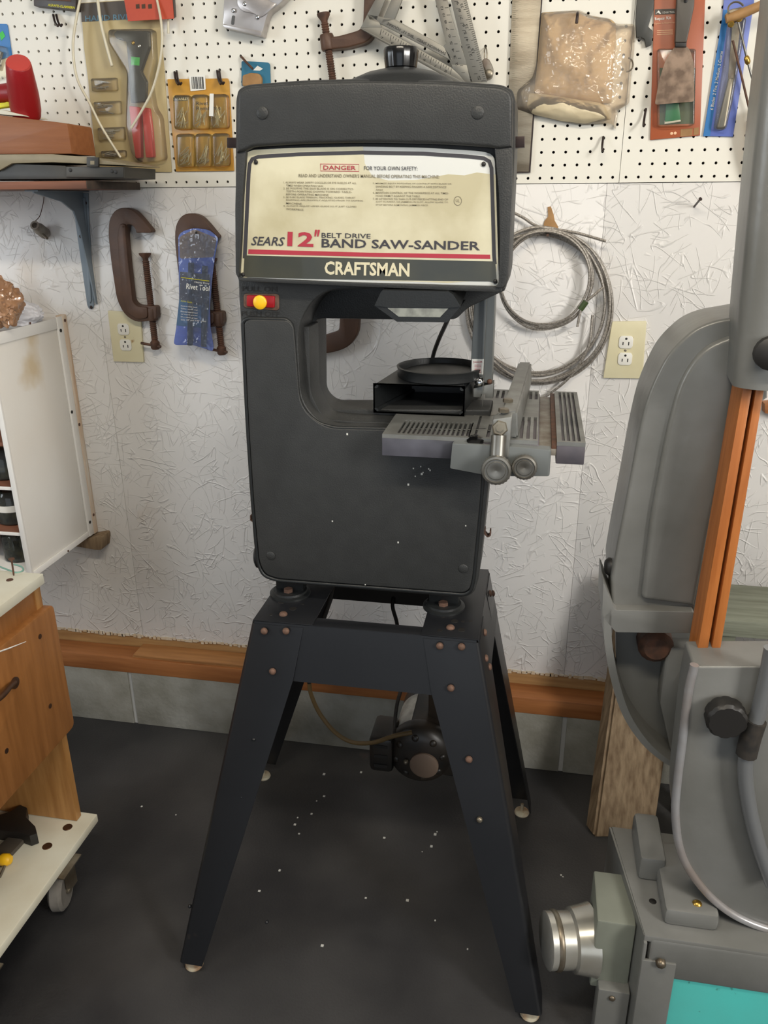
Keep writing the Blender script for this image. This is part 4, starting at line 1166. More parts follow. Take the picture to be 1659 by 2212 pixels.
box('front_stile', (WX - 0.012, yfc - 0.006, wz0), (WX + 0.001, yfc, wz1), 'white_trim', WC, 0.001)
box('top_panel', (-0.95, yfc, wz1 - 0.012), (WX - 0.012, -0.002, wz1), 'white_paint', WC, 0.001)
box('back_panel', (-0.95, -0.012, wz0), (WX - 0.012, -0.002, wz1 - 0.012), 'cart_wood', WC, 0)
box('side_panel', (-0.962, yfc, wz0), (-0.95, -0.002, wz1), 'white_paint', WC, 0.001)
sh = []
for a, b in ((10, 1054), (20, 1152)):
    z = P(a, b, yfc).z
    sh.append(z)
    box('shelf', (-0.95, yfc + 0.002, z - 0.006), (WX - 0.012, -0.012, z + 0.003), 'shelf_wood', WC, 0.0005)
    box('shelf_lip', (-0.95, yfc - 0.001, z - 0.005), (WX - 0.0122, yfc + 0.0018, z + 0.003), 'white_trim', WC, 0.0004)
z0s = P(10, 960, yfc).z
box('shelf', (-0.95, yfc + 0.002, z0s - 0.006), (WX - 0.012, -0.012, z0s + 0.003), 'shelf_wood', WC, 0.0005)
box('bottom_panel', (-0.95, yfc, wz0), (WX - 0.012, -0.012, wz0 + 0.010), 'white_paint', WC, 0.0005)
for a, b in ((131, 714), (155, 890), (194, 1128)):
    lathe('screw', [(0.0045, 0), (0.0045, 0.0012), (0.002, 0.0014)], PX(a, b, WX + 0.006), (1, 0, 0), 'cap_black', WC, 10)
for a, b in ((140, 692), (171, 917), (202, 1112)):
    lathe('screw', [(0.004, 0), (0.004, 0.0012), (0.002, 0.0014)], PX(a, b, WX + 0.006), (1, 0, 0), 'rust', WC, 10)
for a, b in ((65, 698), (147, 1190)):
    lathe('screw', [(0.003, 0), (0.003, 0.001), (0.001, 0.0012)], PX(a, b, WX + 0.004), (1, 0, 0), 'rust', WC, 10)
def jar(z, x, h, r, label, fill, tag_=False):
    j = thing('glass_jar', label, 'jar', (x, yfc + 0.075, z), 'jars in the white cabinet')
    lathe('glass', [(r * .9, 0), (r, 0.004), (r, h * .85), (r * .8, h), (r * .78, h)], (x, yfc + 0.075, z), (0, 0, 1), 'glass', j, 24)
    lathe('contents', [(r * .85, 0.003), (r * .93, 0.008), (r * .93, h * .45), (r * .5, h * .52), (0.002, h * .5)], (x, yfc + 0.075, z), (0, 0, 1), 'jar_fill', j, 16)
    if tag_:
        bm = bm_new()
        pv_ = None
        for k in range(9):
            an = math.radians(-110 + k * 14)
            c, s = math.cos(an) * (r + .001), math.sin(an) * (r + .001)
            n_ = (bm.verts.new((x + c, yfc + 0.075 + s, z + h * .42)), bm.verts.new((x + c, yfc + 0.075 + s, z + h * .62)))
            if pv_: bm.faces.new((pv_[0], n_[0], n_[1], pv_[1]))
            pv_ = n_
        lb_ = link('jar_label', bm, 'white_plastic', j)
    return j
jx = WX - 0.075
jar(sh[0] + 0.0035, jx, 0.075, 0.043, 'glass jar of small hardware on the upper cabinet shelf', 0)
jar(sh[1] + 0.0035, jx, 0.085, 0.043, 'glass jar with white barcode label on the middle cabinet shelf', 0, True)
j3 = jar(wz0 + 0.0105, jx - 0.004, 0.075, 0.040, 'glass jar of long screws on the lowest cabinet shelf', 0)
bm = bm_new()
random.seed(5)
for k in range(22):
    x, y = jx - 0.004 + random.uniform(-.022, .022), yfc + 0.075 + random.uniform(-.022, .022)
    add_tube(bm, [(x, y, wz0 + 0.02), (x + random.uniform(-.012, .012), y + random.uniform(-.01, .01), wz0 + random.uniform(.06, .088))], 0.0016, 6)
o = link('long_screws', bm, 'zinc', j3); o['kind'] = 'stuff'
tag(prism('wood_cleat', onY(fillet([(168, 1168), (206, 1160), (220, 1158), (222, 1166), (220, 1188), (206, 1188), (150, 1178)], 4, 3), -0.045), (0, 0.044, 0), 'old_wood', None, 0.002), 'brown wood cleat on the wall under the white cabinet', 'cleat')
def crumple(name, centre, rad, m, amp, f, seed, flat=1.0):
    bm = bm_new()
    bmesh.ops.create_icosphere(bm, subdivisions=5, radius=1.0)
    off = Vector((seed * 3.7, seed * 1.3, seed * 2.1))
    for v in bm.verts:
        n = v.co.normalized()
        d = 1 + amp * noise.noise(n * f + off) + amp * .6 * abs(noise.noise(n * f * 2.3 + off)) + amp * .3 * noise.noise(n * f * 5 + off)
        v.co = Vector((n.x * rad[0], n.y * rad[1], n.z * rad[2])) * d + Vector(centre)
        zmin = wz1 + 0.0006
        if v.co.z < zmin: v.co.z = zmin
    return link(name, bm, m, None, 40)
tag(crumple('plastic_bag', P(5, 655, -0.24) + Vector((-0.012, 0, 0.0)), (0.046, 0.05, 0.052), 'brown_film', 0.30, 2.6, 1), 'crumpled brown plastic bag on top of the white cabinet', 'bag')
tag(crumple('white_rag', Vector((-0.405, -0.13, wz1 + 0.020)), (0.05, 0.06, 0.030), 'cloth_white', 0.22, 1.6, 2), 'white rag lying on the cabinet behind the brown bag', 'rag')
tag(crumple('white_rag', Vector((-0.50, -0.09, wz1 + 0.045)), (0.045, 0.05, 0.050), 'cloth_white', 0.22, 1.6, 4), 'white rag heaped higher behind the brown bag', 'rag')

# ------------------------------------------------------------------ shelf at the upper left and what stands on it
ysf = -0.245
SXE = -0.118
sh_z1 = P(190, 390, ysf).z
sh_z0 = P(190, 408, ysf).z
sb_ = thing('shelf_board', 'dark brown wooden shelf board on a blue-grey bracket', 'shelf', (-0.5, -0.12, sh_z0))
box('board', (-0.95, ysf, sh_z0), (SXE, -0.004, sh_z1), 'shelf_wood', sb_, 0.002)
box('end_grain', (SXE, ysf + 0.0005, sh_z0), (SXE + 0.0015, -0.0045, sh_z1), 'shelf_end', sb_, 0.0005)
BKX = -0.268
br = thing('shelf_bracket', 'blue-grey pressed metal shelf bracket screwed to the wall', 'bracket', (BKX, -0.02, 1.22))
c4 = crop(0, 380, 3.19)
zt = sh_z0 - 0.0006
web = [(-0.003, zt), (-0.205, zt), (-0.205, zt - 0.006), (-0.17, zt - 0.012), (-0.10, zt - 0.024), (-0.055, zt - 0.045), (-0.038, zt - 0.085), (-0.010, zt - 0.262), (-0.003, zt - 0.266)]
prism('web', [Vector((BKX + 0.002, a, b)) for a, b in web], (-0.004, 0, 0), 'bluegrey', br, 0.001)
prism('wall_leg', onY(c4([(500, 118), (606, 118), (612, 300), (646, 890), (640, 915), (612, 915), (600, 890), (520, 330)]), -0.004), (0, 0.003, 0), 'bluegrey', br, 0.001)
prism('leg_rib', onY(c4([(560, 150), (585, 150), (628, 860), (618, 880), (606, 860)]), -0.009), (0, 0.006, 0), 'bluegrey', br, 0.003)
prism('shelf_arm', [Vector((BKX - 0.014, -0.215, zt)), Vector((BKX + 0.018, -0.215, zt)), Vector((BKX + 0.018, -0.004, zt)), Vector((BKX - 0.014, -0.004, zt))], (0, 0, -0.003), 'bluegrey', br, 0.0008)
for q in ((588, 186), (628, 905), (556, 418)):
    bolt('screw', P(*c4([q])[0], -0.005), (0, -1, 0), 0.0042, 0.002, 'hook_dark', br, 10)
# black and beige sander base
c1 = crop(0, 0, 3.19)
SBs = thing('tool_base', 'beige and black sheet metal tool base lying on the shelf', 'tool base', (-0.35, -0.15, sh_z1))
def shelf_poly(name, pts, Y, d, m, parent, bev=0.001, r=0): return ypoly(name, c1(pts), Y, d, m, parent, r, bev)
shelf_poly('base', [(-300, 1238), (-300, 1190), (0, 1180), (85, 1128), (452, 1142), (452, 1150), (852, 1150), (852, 1226), (700, 1232)], -0.215, 0.15, 'black_base', SBs)
shelf_poly('top_plate', [(-300, 1200), (0, 1172), (82, 1126), (356, 1118), (868, 1140), (866, 1130), (600, 1082), (356, 1062), (-300, 1066)], -0.222, 0.16, 'beige_plate', SBs)
shelf_poly('front_bar', [(456, 1148), (850, 1152), (850, 1224), (456, 1220)], -0.222, 0.006, 'black_base', SBs)
tb2 = shelf_poly('tab', [(596, 1082), (676, 1084), (676, 1150), (596, 1148)], -0.2285, 0.006, 'black_base', SBs)
shelf_poly('tab_hole', [(622, 1108), (650, 1108), (650, 1134), (622, 1134)], -0.2292, 0.0005, 'beige_plate', tb2, 0)
for q in ((485, 1172), (772, 1180), (798, 1184)):
    bolt('slot', P(*c1([q])[0], -0.2222), (0, -1, 0), 0.004, 0.001, 'cap_black', SBs, 10)
WBx = tag(shelf_poly('wooden_box', [(-300, 760), (0, 794), (463, 850), (496, 1060), (-300, 1064)], -0.17, 0.10, 'box_wood', None, 0.002, [0, 0, 6, 0, 0]), 'orange-brown wooden box standing on the shelf under the red tool', 'box')
# red tool
RT = thing('heat_gun', 'red plastic heat gun body standing nose down on the wooden box', 'heat gun', P(50, 255, -0.13))
ax0, ax1 = P(*c1([(185, 800)])[0], -0.118), P(*c1([(128, 445)])[0], -0.185)
axv = ax1 - ax0
Lh = axv.length
lathe('body', [(0.022, -0.006), (0.0300, 0.004), (0.0322, 0.02), (0.0318, Lh * .45), (0.0285, Lh * .75), (0.0255, Lh), (0.024, Lh + 0.002)], ax0, axv, 'red_tool', RT, 28)
lathe('end_cap', [(0.0250, 0), (0.0235, 0.004), (0.012, 0.0055), (0.001, 0.006)], ax1 + axv.normalized() * 0.001, axv + Vector((0, -0.02, 0)), 'red_cap', RT, 28)
hp0, hp1 = P(*c1([(70, 640)])[0], -0.125), P(*c1([(-60, 650)])[0], -0.125)
tube('handle', [hp0 + Vector((0.01, 0, 0)), (hp0 + hp1) / 2, hp1], [0.021, 0.018, 0.019], 'red_tool', RT, 14)
for q in ((108, 600), (160, 606)):
    p = P(*c1([q])[0], -0.176)
    bm = bm_new(); add_box(bm, (p.x - 0.0018, p.y, p.z - 0.006), (p.x + 0.0018, p.y + 0.006, p.z + 0.006)); link('vent', bm, 'cap_black', RT, 0)
tag(shelf_poly('yellow_tube', [(-60, 712), (30, 706), (45, 698), (66, 706), (72, 722), (62, 734), (0, 742), (-60, 752)], -0.14, 0.018, 'print_yellow', None, 0.003, 4), 'bright yellow plastic piece under the red tool handle', 'plastic piece')
tag(shelf_poly('white_tray', [(-300, 736), (0, 754), (160, 792), (170, 802), (0, 788), (-300, 750)], -0.165, 0.09, 'white_top', None, 0.001), 'white tray edge between the red tool and the wooden box', 'tray')
# ------------------------------------------------------------------ things on the lower wall
def add_thread(bm, p0, p1, r, pitch=0.004, seg=12):
    d = (p1 - p0); L_ = d.length; n = max(4, int(L_ / pitch))
    prof = []
    for k in range(n):
        h = L_ * k / n
        prof += [(r * .80, h), (r * 1.0, h + pitch * .35), (r * 1.0, h + pitch * .55)]
    prof.append((r * .8, L_))
    add_lathe(bm, prof, p0, d, seg)
def c_clamp(label, dx, dy, cutY=-0.034):
    """cast C-clamp hanging flat on the wall; outline from the photograph, 20 mm thick with a rib"""
    f = lambda pts: [(a / 3.19 + dx, 380 + b / 3.19 + dy) for a, b in pts]
    t_ = thing('c_clamp', label, 'clamp', P(*f([(850, 1000)])[0], -0.02), 'brown C-clamps hung on the wall')
    fr0 = [(745, 400), (752, 300), (790, 236), (850, 215), (920, 234), (972, 288), (1045, 378), (1040, 392), (938, 392), (934, 366), (910, 338), (874, 332), (864, 400), (882, 600), (912, 860), (945, 894), (1015, 896), (1076, 896), (1080, 984), (1020, 1000), (940, 1010), (862, 962), (805, 860), (766, 600)]
    o = ypoly('frame', f(fr0), cutY + 0.006, 0.022, 'clamp', t_, [20, 20, 20, 20, 20, 10, 4, 2, 2, 8, 10, 8, 10, 20, 15, 12, 8, 6, 6, 10, 15, 20, 20, 20], 0.004, 3, 3)
    ypoly('web', f([(820, 330), (862, 330), (866, 420), (884, 610), (914, 870), (950, 902), (1015, 904), (1015, 980), (945, 990), (880, 945), (845, 840), (818, 600), (806, 420)]), cutY, 0.02, 'clamp', t_, 6, 0.003, 2, 3)
    s0, s1 = P(*f([(1004, 585)])[0], cutY + 0.016), P(*f([(1072, 1180)])[0], cutY + 0.016)
    bm = bm_new(); add_thread(bm, s0, s1, 0.0085, 0.0046, 14)
    sc = link('screw', bm, 'rust', t_, 0)
    d = (s0 - s1).normalized()
    lathe('pad', [(0.006, -0.004), (0.007, 0.006), (0.014, 0.014), (0.0145, 0.018), (0.001, 0.0185)], s0, d, 'rust', sc, 18)
    a, b = P(*f([(972, 1152)])[0], cutY + 0.012), P(*f([(1108, 1178)])[0], cutY + 0.012)
    tube('tommy_bar', [a, b], 0.0035, 'rust', sc, 8)
    lathe('hub', [(0.0085, 0), (0.0115, 0.004), (0.0115, 0.018), (0.008, 0.022)], P(*f([(1073, 1195)])[0], cutY + 0.016), d, 'rust', sc, 14)
    lathe('boss', [(0.0125, 0), (0.0135, 0.003), (0.0135, 0.026), (0.0125, 0.030)], P(*f([(1053, 995)])[0], cutY + 0.016), d, 'clamp', t_, 16)
    tube('hanging_nail', [P(*f([(850, 350)])[0], cutY - 0.002), P(*f([(850, 346)])[0], 0.0)], 0.0025, 'rust', t_, 6)
    return t_
c_clamp('bare brown cast C-clamp hanging over the left outlet', 0, 0)
c_clamp('brown cast C-clamp half hidden behind the blue rivet tool pouch', 143.5, 12)
# third clamp, mirrored, behind the saw column
t_ = thing('c_clamp', 'brown C-clamp on the wall seen through the saw throat', 'clamp', P(720, 760, -0.02), 'brown C-clamps hung on the wall')
ck = crop(480, 580, 4.366)
fr3 = [(330, 690), (600, 700), (885, 655), (1060, 602), (1100, 580), (1108, 500), (1100, 150), (1060, -350), (900, -480), (700, -420), (560, -250), (640, -240), (800, -330), (960, -360), (1250, -300), (1285, 100), (1290, 500), (1280, 620), (1200, 735), (1080, 785), (885, 815), (600, 850), (330, 850)]
ypoly('frame', ck(fr3), -0.030, 0.022, 'clamp', t_, 16, 0.004, 3, 3)
bm = bm_new(); add_thread(bm, P(*ck([(400, 20)])[0], -0.018), P(*ck([(420, 1050)])[0], -0.018), 0.0085, 0.0046, 14)
sc = link('screw', bm, 'rust', t_, 0)
tube('tommy_bar', [P(*ck([(330, 1020)])[0], -0.018), P(*ck([(500, 1030)])[0], -0.018)], 0.0035, 'rust', sc)
# rivet tool pouch hanging in front of the second clamp
PU = thing('rivet_tool_pouch', 'blue clear vinyl pouch of rivet tools reading Heavy Duty Rivet Tool', 'tool pouch', P(415, 750, -0.04))
pou = c4([(1228, 410), (1260, 380), (1340, 358), (1440, 372), (1505, 425), (1480, 560), (1462, 700), (1445, 900), (1450, 1050), (1472, 1180), (1465, 1208), (1330, 1165), (1195, 1165), (1215, 1040), (1235, 850), (1230, 600)])
ypoly('pouch_back', pou, -0.0415, 0.0016, 'blue_card2', PU, 8, 0.0004)
ypoly('printed_card', c4([(1236, 420), (1340, 366), (1492, 430), (1470, 560), (1238, 570)]), -0.0428, 0.001, 'tan_blob', PU, 6)
ypoly('printed_card', c4([(1240, 660), (1444, 680), (1440, 920), (1236, 850)]), -0.0428, 0.001, 'black_box', PU, 0)
ypoly('printed_card', c4([(1236, 850), (1440, 905), (1428, 1052), (1215, 1030)]), -0.0428, 0.001, 'teal_card', PU, 0)
for x0, x1, y0, y1 in ((1290, 1335, 600, 1165), (1385, 1430, 620, 1175)):
    q = [P(*c4([((x0 + x1) / 2 + 4, y0)])[0], -0.052), P(*c4([((x0 + x1) / 2 - 4, y1)])[0], -0.052)]
    tube('tool_arm', q, 0.0068, 'tool_dark', PU, 10)
def ptext(s, bl, br, h, m, Y=-0.0632, par=PU, c=c4, sc_=3.19, **k):
    (a, b), = c([bl]); (cc, d), = c([br])
    return ytext('lettering', s, (a, b), (cc, d), h / sc_, Y, m, par, **k)
ypoly('clear_front', pou, -0.0625, 0.0008, 'clear_blue', PU, 8)
ptext('Heavy Duty', (1340, 740), (1442, 752), 16, 'white_plastic')
ptext('Rivet Tool', (1282, 778), (1442, 795), 38, 'white_plastic', bold=0.012)
ptext('Action Guide', (1244, 866), (1322, 878), 13, 'print_yellow')
for i, s in enumerate(('Rivet-to-close metal,', 'leather, canvas, vinyl', 'Extended nose for hard', 'to reach places', 'Durable grips', 'Sets 1/8" and 5/32" rivets')):
    ptext(s, (1246, 900 + i * 19), (1360 + (60 if i == 5 else 0), 912 + i * 19), 10, 'white_plastic')
tube('yellow_line', [P(*c4([(1248, 700)])[0], -0.0632), P(*c4([(1442, 725)])[0], -0.0632)], 0.0008, 'print_yellow', PU, 6)
tube('hanging_nail', [P(*c4([(1352, 390)])[0], -0.068), P(*c4([(1352, 388)])[0], 0.0)], 0.0028, 'cap_black', PU, 8)
# outlets
def outlet(label, corners, centre):
    t_ = thing('wall_outlet', label, 'outlet', P(*centre, -0.002), 'ivory duplex outlets')
    pl = prism('cover_plate', onY(fillet(corners, 2, 3), -0.0065), (0, 0.006, 0), 'ivory', t_, 0.002)
    w_ = (corners[1][0] - corners[0][0])
    for cx, cy in centre_faces[label]:
        p = P(cx, cy, -0.0066)
        lp = []
        for k in range(28):
            an = 2 * math.pi * k / 28
            lp.append(p + Vector((max(-0.0155, min(0.0155, 0.0178 * math.cos(an))), -0.0024, max(-0.0142, min(0.0142, 0.0178 * math.sin(an))))))
        fc = prism('receptacle', lp, (0, 0.003, 0), 'white_plastic', t_, 0.0006)
        for dx, h in ((-0.0062, 0.0042), (0.0062, 0.0048)):
            bm = bm_new(); add_box(bm, (p.x + dx - .0011, p.y - 0.0027, p.z - 0.006 - h + .004), (p.x + dx + .0011, p.y - 0.002, p.z + h - .004)); link('slot', bm, 'cap_black', fc, 0)
        lathe('ground_hole', [(0.0027, 0), (0.0026, 0.0003)], p + Vector((0, -0.0024, 0.0078)), (0, -1, 0), 'cap_black', fc, 12)
    bolt('screw', P(*centre, -0.0066), (0, -1, 0), 0.003, 0.001, 'zinc', t_, 10)
    return t_
centre_faces = {'ivory duplex outlet partly behind the left C-clamp': [(267, 711), (272, 745)], 'ivory duplex outlet with brown stains beside the cable coil': [(1352, 739), (1350, 775)]}
outlet('ivory duplex outlet partly behind the left C-clamp', [(232, 671), (303, 676), (310, 783), (245, 781)], (270, 728))
outlet('ivory duplex outlet with brown stains beside the cable coil', [(1322, 695), (1397, 694), (1388, 818), (1303, 817)], (1351, 757))
# conduit stub and nails
WS = thing('conduit_fitting', 'small grey conduit fitting sticking out of the wall under the bracket', 'fitting', P(86, 496, 0))
p0, p1 = P(98, 505, -0.004), P(74, 486, -0.05)
lathe('barrel', [(0.013, 0), (0.014, 0.002), (0.014, 0.030), (0.011, 0.034), (0.011, 0.050), (0.007, 0.050), (0.007, 0.040), (0.001, 0.040)], p0, p1 - p0, 'grey_soft', WS, 18)
tube('set_screw', [P(92, 506, -0.03), P(102, 515, -0.045)], 0.003, 'zinc', WS, 8)
tube('bare_wire', spline([P(76, 478, -0.04), P(86, 466, -0.02), P(93, 440, -0.006), P(95, 424, -0.002)], 5), 0.0009, 'rust', WS, 6)
tag(tube('wall_nail', [P(1499, 447, 0.002), P(1512, 431, -0.045), P(1513, 430, -0.047)], [0.0022, 0.0022, 0.004], 'hook_dark', None, 8), 'single dark nail sticking out of the white wall at the right', 'nail')
# brown torn paper above the cable coil
tag(prism('torn_paper', onY([(1176, 478), (1184, 468), (1183, 447), (1190, 446), (1196, 464), (1198, 476), (1206, 490), (1205, 498), (1172, 497)], -0.003), (0, 0.0028, 0), 'tan_blob', None, 0), 'scrap of torn brown paper stuck above the cable coil', 'paper scrap')
# cable coils
cc = crop(1000, 400, 2.517)
def cable_coil(name, label, loops, extra, r, cat='cable'):
    t_ = thing(name, label, cat, P(1200, 820, -0.01), 'steel cable coils on the wall')
    for pts, Y in loops:
        q = spline([P(a, b, Y) for a, b in pts], 8, True)
        tube('cable_turn', q, r, 'cable', t_, 7, True)
    for pts in extra:
        tube('cable_end', spline([P(a, b, y_) for (a, b), y_ in pts], 6), r, 'cable', t_, 7)
    return t_
def ell(cx, cy, rx, ry, rot, n=14, wob=0.0, sd=0):
    random.seed(sd)
    out = []
    for k in range(n):
        a = 2 * math.pi * k / n
        w_ = 1 + random.uniform(-wob, wob)
        x, y = rx * math.cos(a) * w_, ry * math.sin(a) * w_
        out.append((cx + x * math.cos(rot) - y * math.sin(rot), cy + x * math.sin(rot) + y * math.cos(rot)))
    return out
outer = [(ell(1166, 662, 158, 168, 0.15, 14, .01, 1), -0.010), (ell(1162, 664, 153, 160, 0.2, 14, .012, 2), -0.016), (ell(1168, 658, 150, 166, 0.1, 14, .012, 3), -0.022), (ell(1160, 656, 148, 150, 0.3, 14, .012, 4), -0.014), (ell(1164, 652, 142, 158, 0.1, 14, .012, 5), -0.020)]
cable_coil('cable_coil', 'larger loose coil of steel cable hanging on the wall by the right outlet', outer, [[((1095, 452), -0.02), ((1130, 470), -0.02), ((1165, 490), -0.022), ((1240, 502), -0.024), ((1309, 521), -0.03)], [((1280, 680), -0.02), ((1270, 750), -0.024), ((1230, 815), -0.02), ((1170, 862), -0.01), ((1130, 880), -0.004)]], 0.0032)
inner = [(ell(1178, 602, 100, 106, 0.3, 14, .012, 6), -0.030), (ell(1176, 600, 97, 102, 0.2, 14, .014, 7), -0.034), (ell(1180, 606, 98, 108, 0.5, 14, .012, 8), -0.027)]
ci = cable_coil('cable_coil', 'smaller tight coil of steel cable bound with green tape on the wall', inner, [[((1258, 660), -0.034), ((1252, 680), -0.036), ((1247, 706), -0.036)], [((1258, 658), -0.034), ((1280, 640), -0.034), ((1304, 620), -0.03)]], 0.0030)
tube('binding_tape', spline([P(1252, 668, -0.031), P(1258, 660, -0.031), P(1265, 650, -0.031)], 4), 0.0085, 'green_dark', ci, 10)
tube('hanging_nail', [P(1183, 508, -0.045), P(1183, 507, 0.0)], 0.003, 'rust', ci, 8)

# ------------------------------------------------------------------ things on the pegboard
PY = -0.0032
c2 = crop(460, 0, 2.37)
c3 = crop(1080, 0, 2.865)
def peg_hook(label, top, bot, out, double=None, group='peg hooks'):
    """hook wire: goes into a hole at `top`, hangs forward to `bot`"""
    t_ = thing('peg_hook', label, 'hook', P(*top, PY), group)
    for d in ((0,) if not double else (0, double)):
        a = (top[0] + d, top[1]); b = (bot[0] + d, bot[1])
        tube('wire', spline([P(*a, 0.002), P(*a, -0.010), P((a[0] * .5 + b[0] * .5) - 1, a[1] * .4 + b[1] * .6, -out * .5), P(b[0], b[1], -out), P(b[0] + 3, b[1] - 3, -out - 0.006)], 5), 0.0024, 'hook_dark', t_, 7)
    return t_
peg_hook('empty dark double peg hook left of the hand riveter pack', (115, 33), (124, 56), 0.035, 7)
peg_hook('dark peg hook at the left of the amber rivet pack', (377, 157), (384, 182), 0.030, 5)
peg_hook('dark peg hook at the right of the amber rivet pack', (469, 154), (476, 181), 0.030, 5)
peg_hook('straight dark peg hook under the plastic wrapped package', (1303, 297), (1301, 325), 0.035)
peg_hook('grey peg hook just left of the orange repair kit', (1395, 237), (1390, 272), 0.03)
# hand riveter blister pack
HR = thing('riveter_pack', 'tan blister card with black and red hand riveter', 'blister pack', P(280, 372, PY))
YK = -0.0075
ypoly('card', c1([(556, 20), (1085, -15), (1130, 480), (1182, 1186), (668, 1176), (608, 560), (580, 340)]), YK, 0.003, 'card_tan', HR, 2, 0.0004)
ypoly('header_band', c1([(557, 24), (1088, -10), (1092, 120), (562, 152)]), YK - 0.0005, 0.0005, 'card_dark', HR, 0)
ptext('HAND RIVETER', (588, 148), (1000, 132), 40, 'print_blue', YK - 0.0011, HR, c1, 3.19, bold=0.01)
ty = YK - 0.016
tl_ = ypoly('riveter_head', c1([(800, 210), (1020, 215), (1025, 320), (968, 488), (1005, 560), (1000, 700), (898, 708), (886, 480), (868, 285), (800, 265), (782, 235)]), ty, 0.012, 'tool_dark', HR, 3, 0.002)
ypoly('red_grip', c1([(886, 728), (962, 738), (972, 1088), (932, 1092), (905, 900)]), ty - 0.001, 0.013, 'red_grip', HR, 4, 0.003)
ypoly('red_grip', c1([(975, 738), (1022, 742), (1042, 900), (1057, 1084), (1002, 1088), (985, 880)]), ty - 0.001, 0.013, 'red_grip', HR, 4, 0.003)
ypoly('price_sticker', c1([(903, 390), (963, 396), (960, 452), (903, 447)]), ty - 0.0006, 0.0005, 'green_tag', HR, 0)
for q, m_ in (((918, 296), 'brass'), ((960, 318), 'chrome')): bolt('pivot', P(*c1([q])[0], ty), (0, -1, 0), 0.0045, 0.002, m_, HR, 12)
ypoly('blister', c1([(740, 200), (1050, 195), (1060, 420), (1030, 560), (1060, 740), (1100, 800), (1130, 1100), (960, 1120), (900, 1060), (860, 860), (870, 500), (740, 290)]), YK - 0.022, 0.0215, 'clear', HR, 8, 0.006, 3)
for x0, x1, y0, y1 in ((622, 798, 532, 628), (642, 824, 692, 790), (668, 850, 872, 968), (690, 858, 1032, 1085)):
    pk = ypoly('pocket', c1([(x0, y0 + 8), (x1, y0), (x1 + 6, y1 - 6), (x0 + 8, y1)]), YK - 0.010, 0.0095, 'clear', HR, 4, 0.003)
    bm = bm_new(); random.seed(x0)
    for k in range(9):
        a = P(*c1([(random.uniform(x0 + 20, x1 - 80), random.uniform(y0 + 25, y1 - 15))])[0], YK - random.uniform(0.002, 0.006)); b = a + Vector((random.uniform(.012, .022), 0, random.uniform(-.004, .004)))
        add_tube(bm, [a, b], 0.0011, 5)
    o = link('rivets', bm, 'rivet_metal', pk, 0); o['kind'] = 'stuff'
# red instruction booklet in front of the card
bk = thing('red_booklet', 'orange-red instruction sheet over the riveter card', 'booklet', P(320, 45, PY))
ypoly('sheet', c1([(850, -30), (1186, -30), (1198, 128), (882, 146)]), -0.034, 0.0015, 'orange_red', bk, 0)
ypoly('sheet', c1([(1180, -30), (1205, -30), (1214, 115), (1196, 128)]), -0.032, 0.0012, 'card_dark', bk, 0)
for x0 in (935, 975, 1020): ypoly('print', c1([(x0, 30), (x0 + 25, 26), (x0 + 27, 58), (x0 + 2, 60)]), -0.0345, 0.0004, 'bronze', bk, 0)
tube('hanging_wire', [P(330, -10, -0.033), P(330, -12, 0.0)], 0.002, 'hook_dark', bk, 6)
# clear hoses
ch = lambda pts: [P(a / 3.19, b / 3.19, y_) for a, b, y_ in pts]
HZ = thing('plastic_tubing', 'loop of milky plastic tubing hung in front of the riveter pack', 'tubing', P(230, 340, PY))
tube('tube', spline(ch([(585, -120, -.020), (552, 0, -.028), (522, 150, -.034), (503, 300, -.038), (512, 450, -.040), (542, 570, -.040), (612, 700, -.040), (692, 860, -.038), (770, 990, -.036), (832, 1086, -.034)]), 6), 0.0030, 'tube_plastic', HZ, 8)
tube('tube', spline(ch([(1050, -120, -.020), (1082, 0, -.036), (1110, 150, -.044), (1116, 300, -.046), (1098, 450, -.046), (1050, 620, -.044), (985, 750, -.042), (905, 882, -.040)]), 6), 0.0028, 'tube_plastic', HZ, 8)
tube('tube', spline(ch([(640, -120, -.014), (672, 0, -.020), (694, 150, -.024), (730, 300, -.026), (772, 455, -.026)]), 6), 0.0036, 'tube_plastic', HZ, 8)
tube('tube', spline(ch([(1120, -120, -.014), (1142, 0, -.020), (1158, 120, -.022), (1160, 232, -.022)]), 6), 0.0028, 'tube_plastic', HZ, 8)
# black staples box
KB = thing('staple_box', 'black box with yellow KLAMMERN lettering at the top edge', 'box', P(120, 20, PY))
ypoly('box_body', c1([(230, -60), (522, -60), (524, 72), (232, 40)]), -0.024, 0.0205, 'black_box', KB, 2, 0.001)
ypoly('brown_panel', c1([(262, -60), (486, -60), (488, 12), (262, -4)]), -0.0246, 0.0005, 'rust', KB, 0)
ptext('AGRAFES-KLAMMERN', (330, 42), (514, 63), 18, 'print_yellow', -0.0246, KB, c1, 3.19, bold=0.01)
# amber rivet assortment
RA = thing('rivet_assortment', 'amber six pocket blister card of rivets reading Rivet Remaches', 'blister pack', P(435, 370, PY))
YA = -0.0075
ypoly('card', c1([(1152, 545), (1570, 540), (1578, 560), (1612, 1178), (1212, 1182), (1165, 700)]), YA, 0.003, 'amber', RA, 2, 0.0006)
ypoly('card_print', c1([(1190, 660), (1560, 650), (1566, 880), (1202, 890)]), YA - 0.0005, 0.0005, 'pale_amber', RA, 0)
ypoly('card_print', c1([(1212, 930), (1572, 920), (1580, 1140), (1224, 1148)]), YA - 0.0005, 0.0005, 'pale_amber', RA, 0)
ypoly('brand_label', c1([(1202, 668), (1290, 666), (1290, 694), (1204, 696)]), YA - 0.001, 0.0005, 'ink_dark', RA, 0)
ptext('STANLEY', (1208, 691), (1300, 689), 18, 'white_plastic', YA - 0.0016, RA, c1, 3.19, bold=0.01)
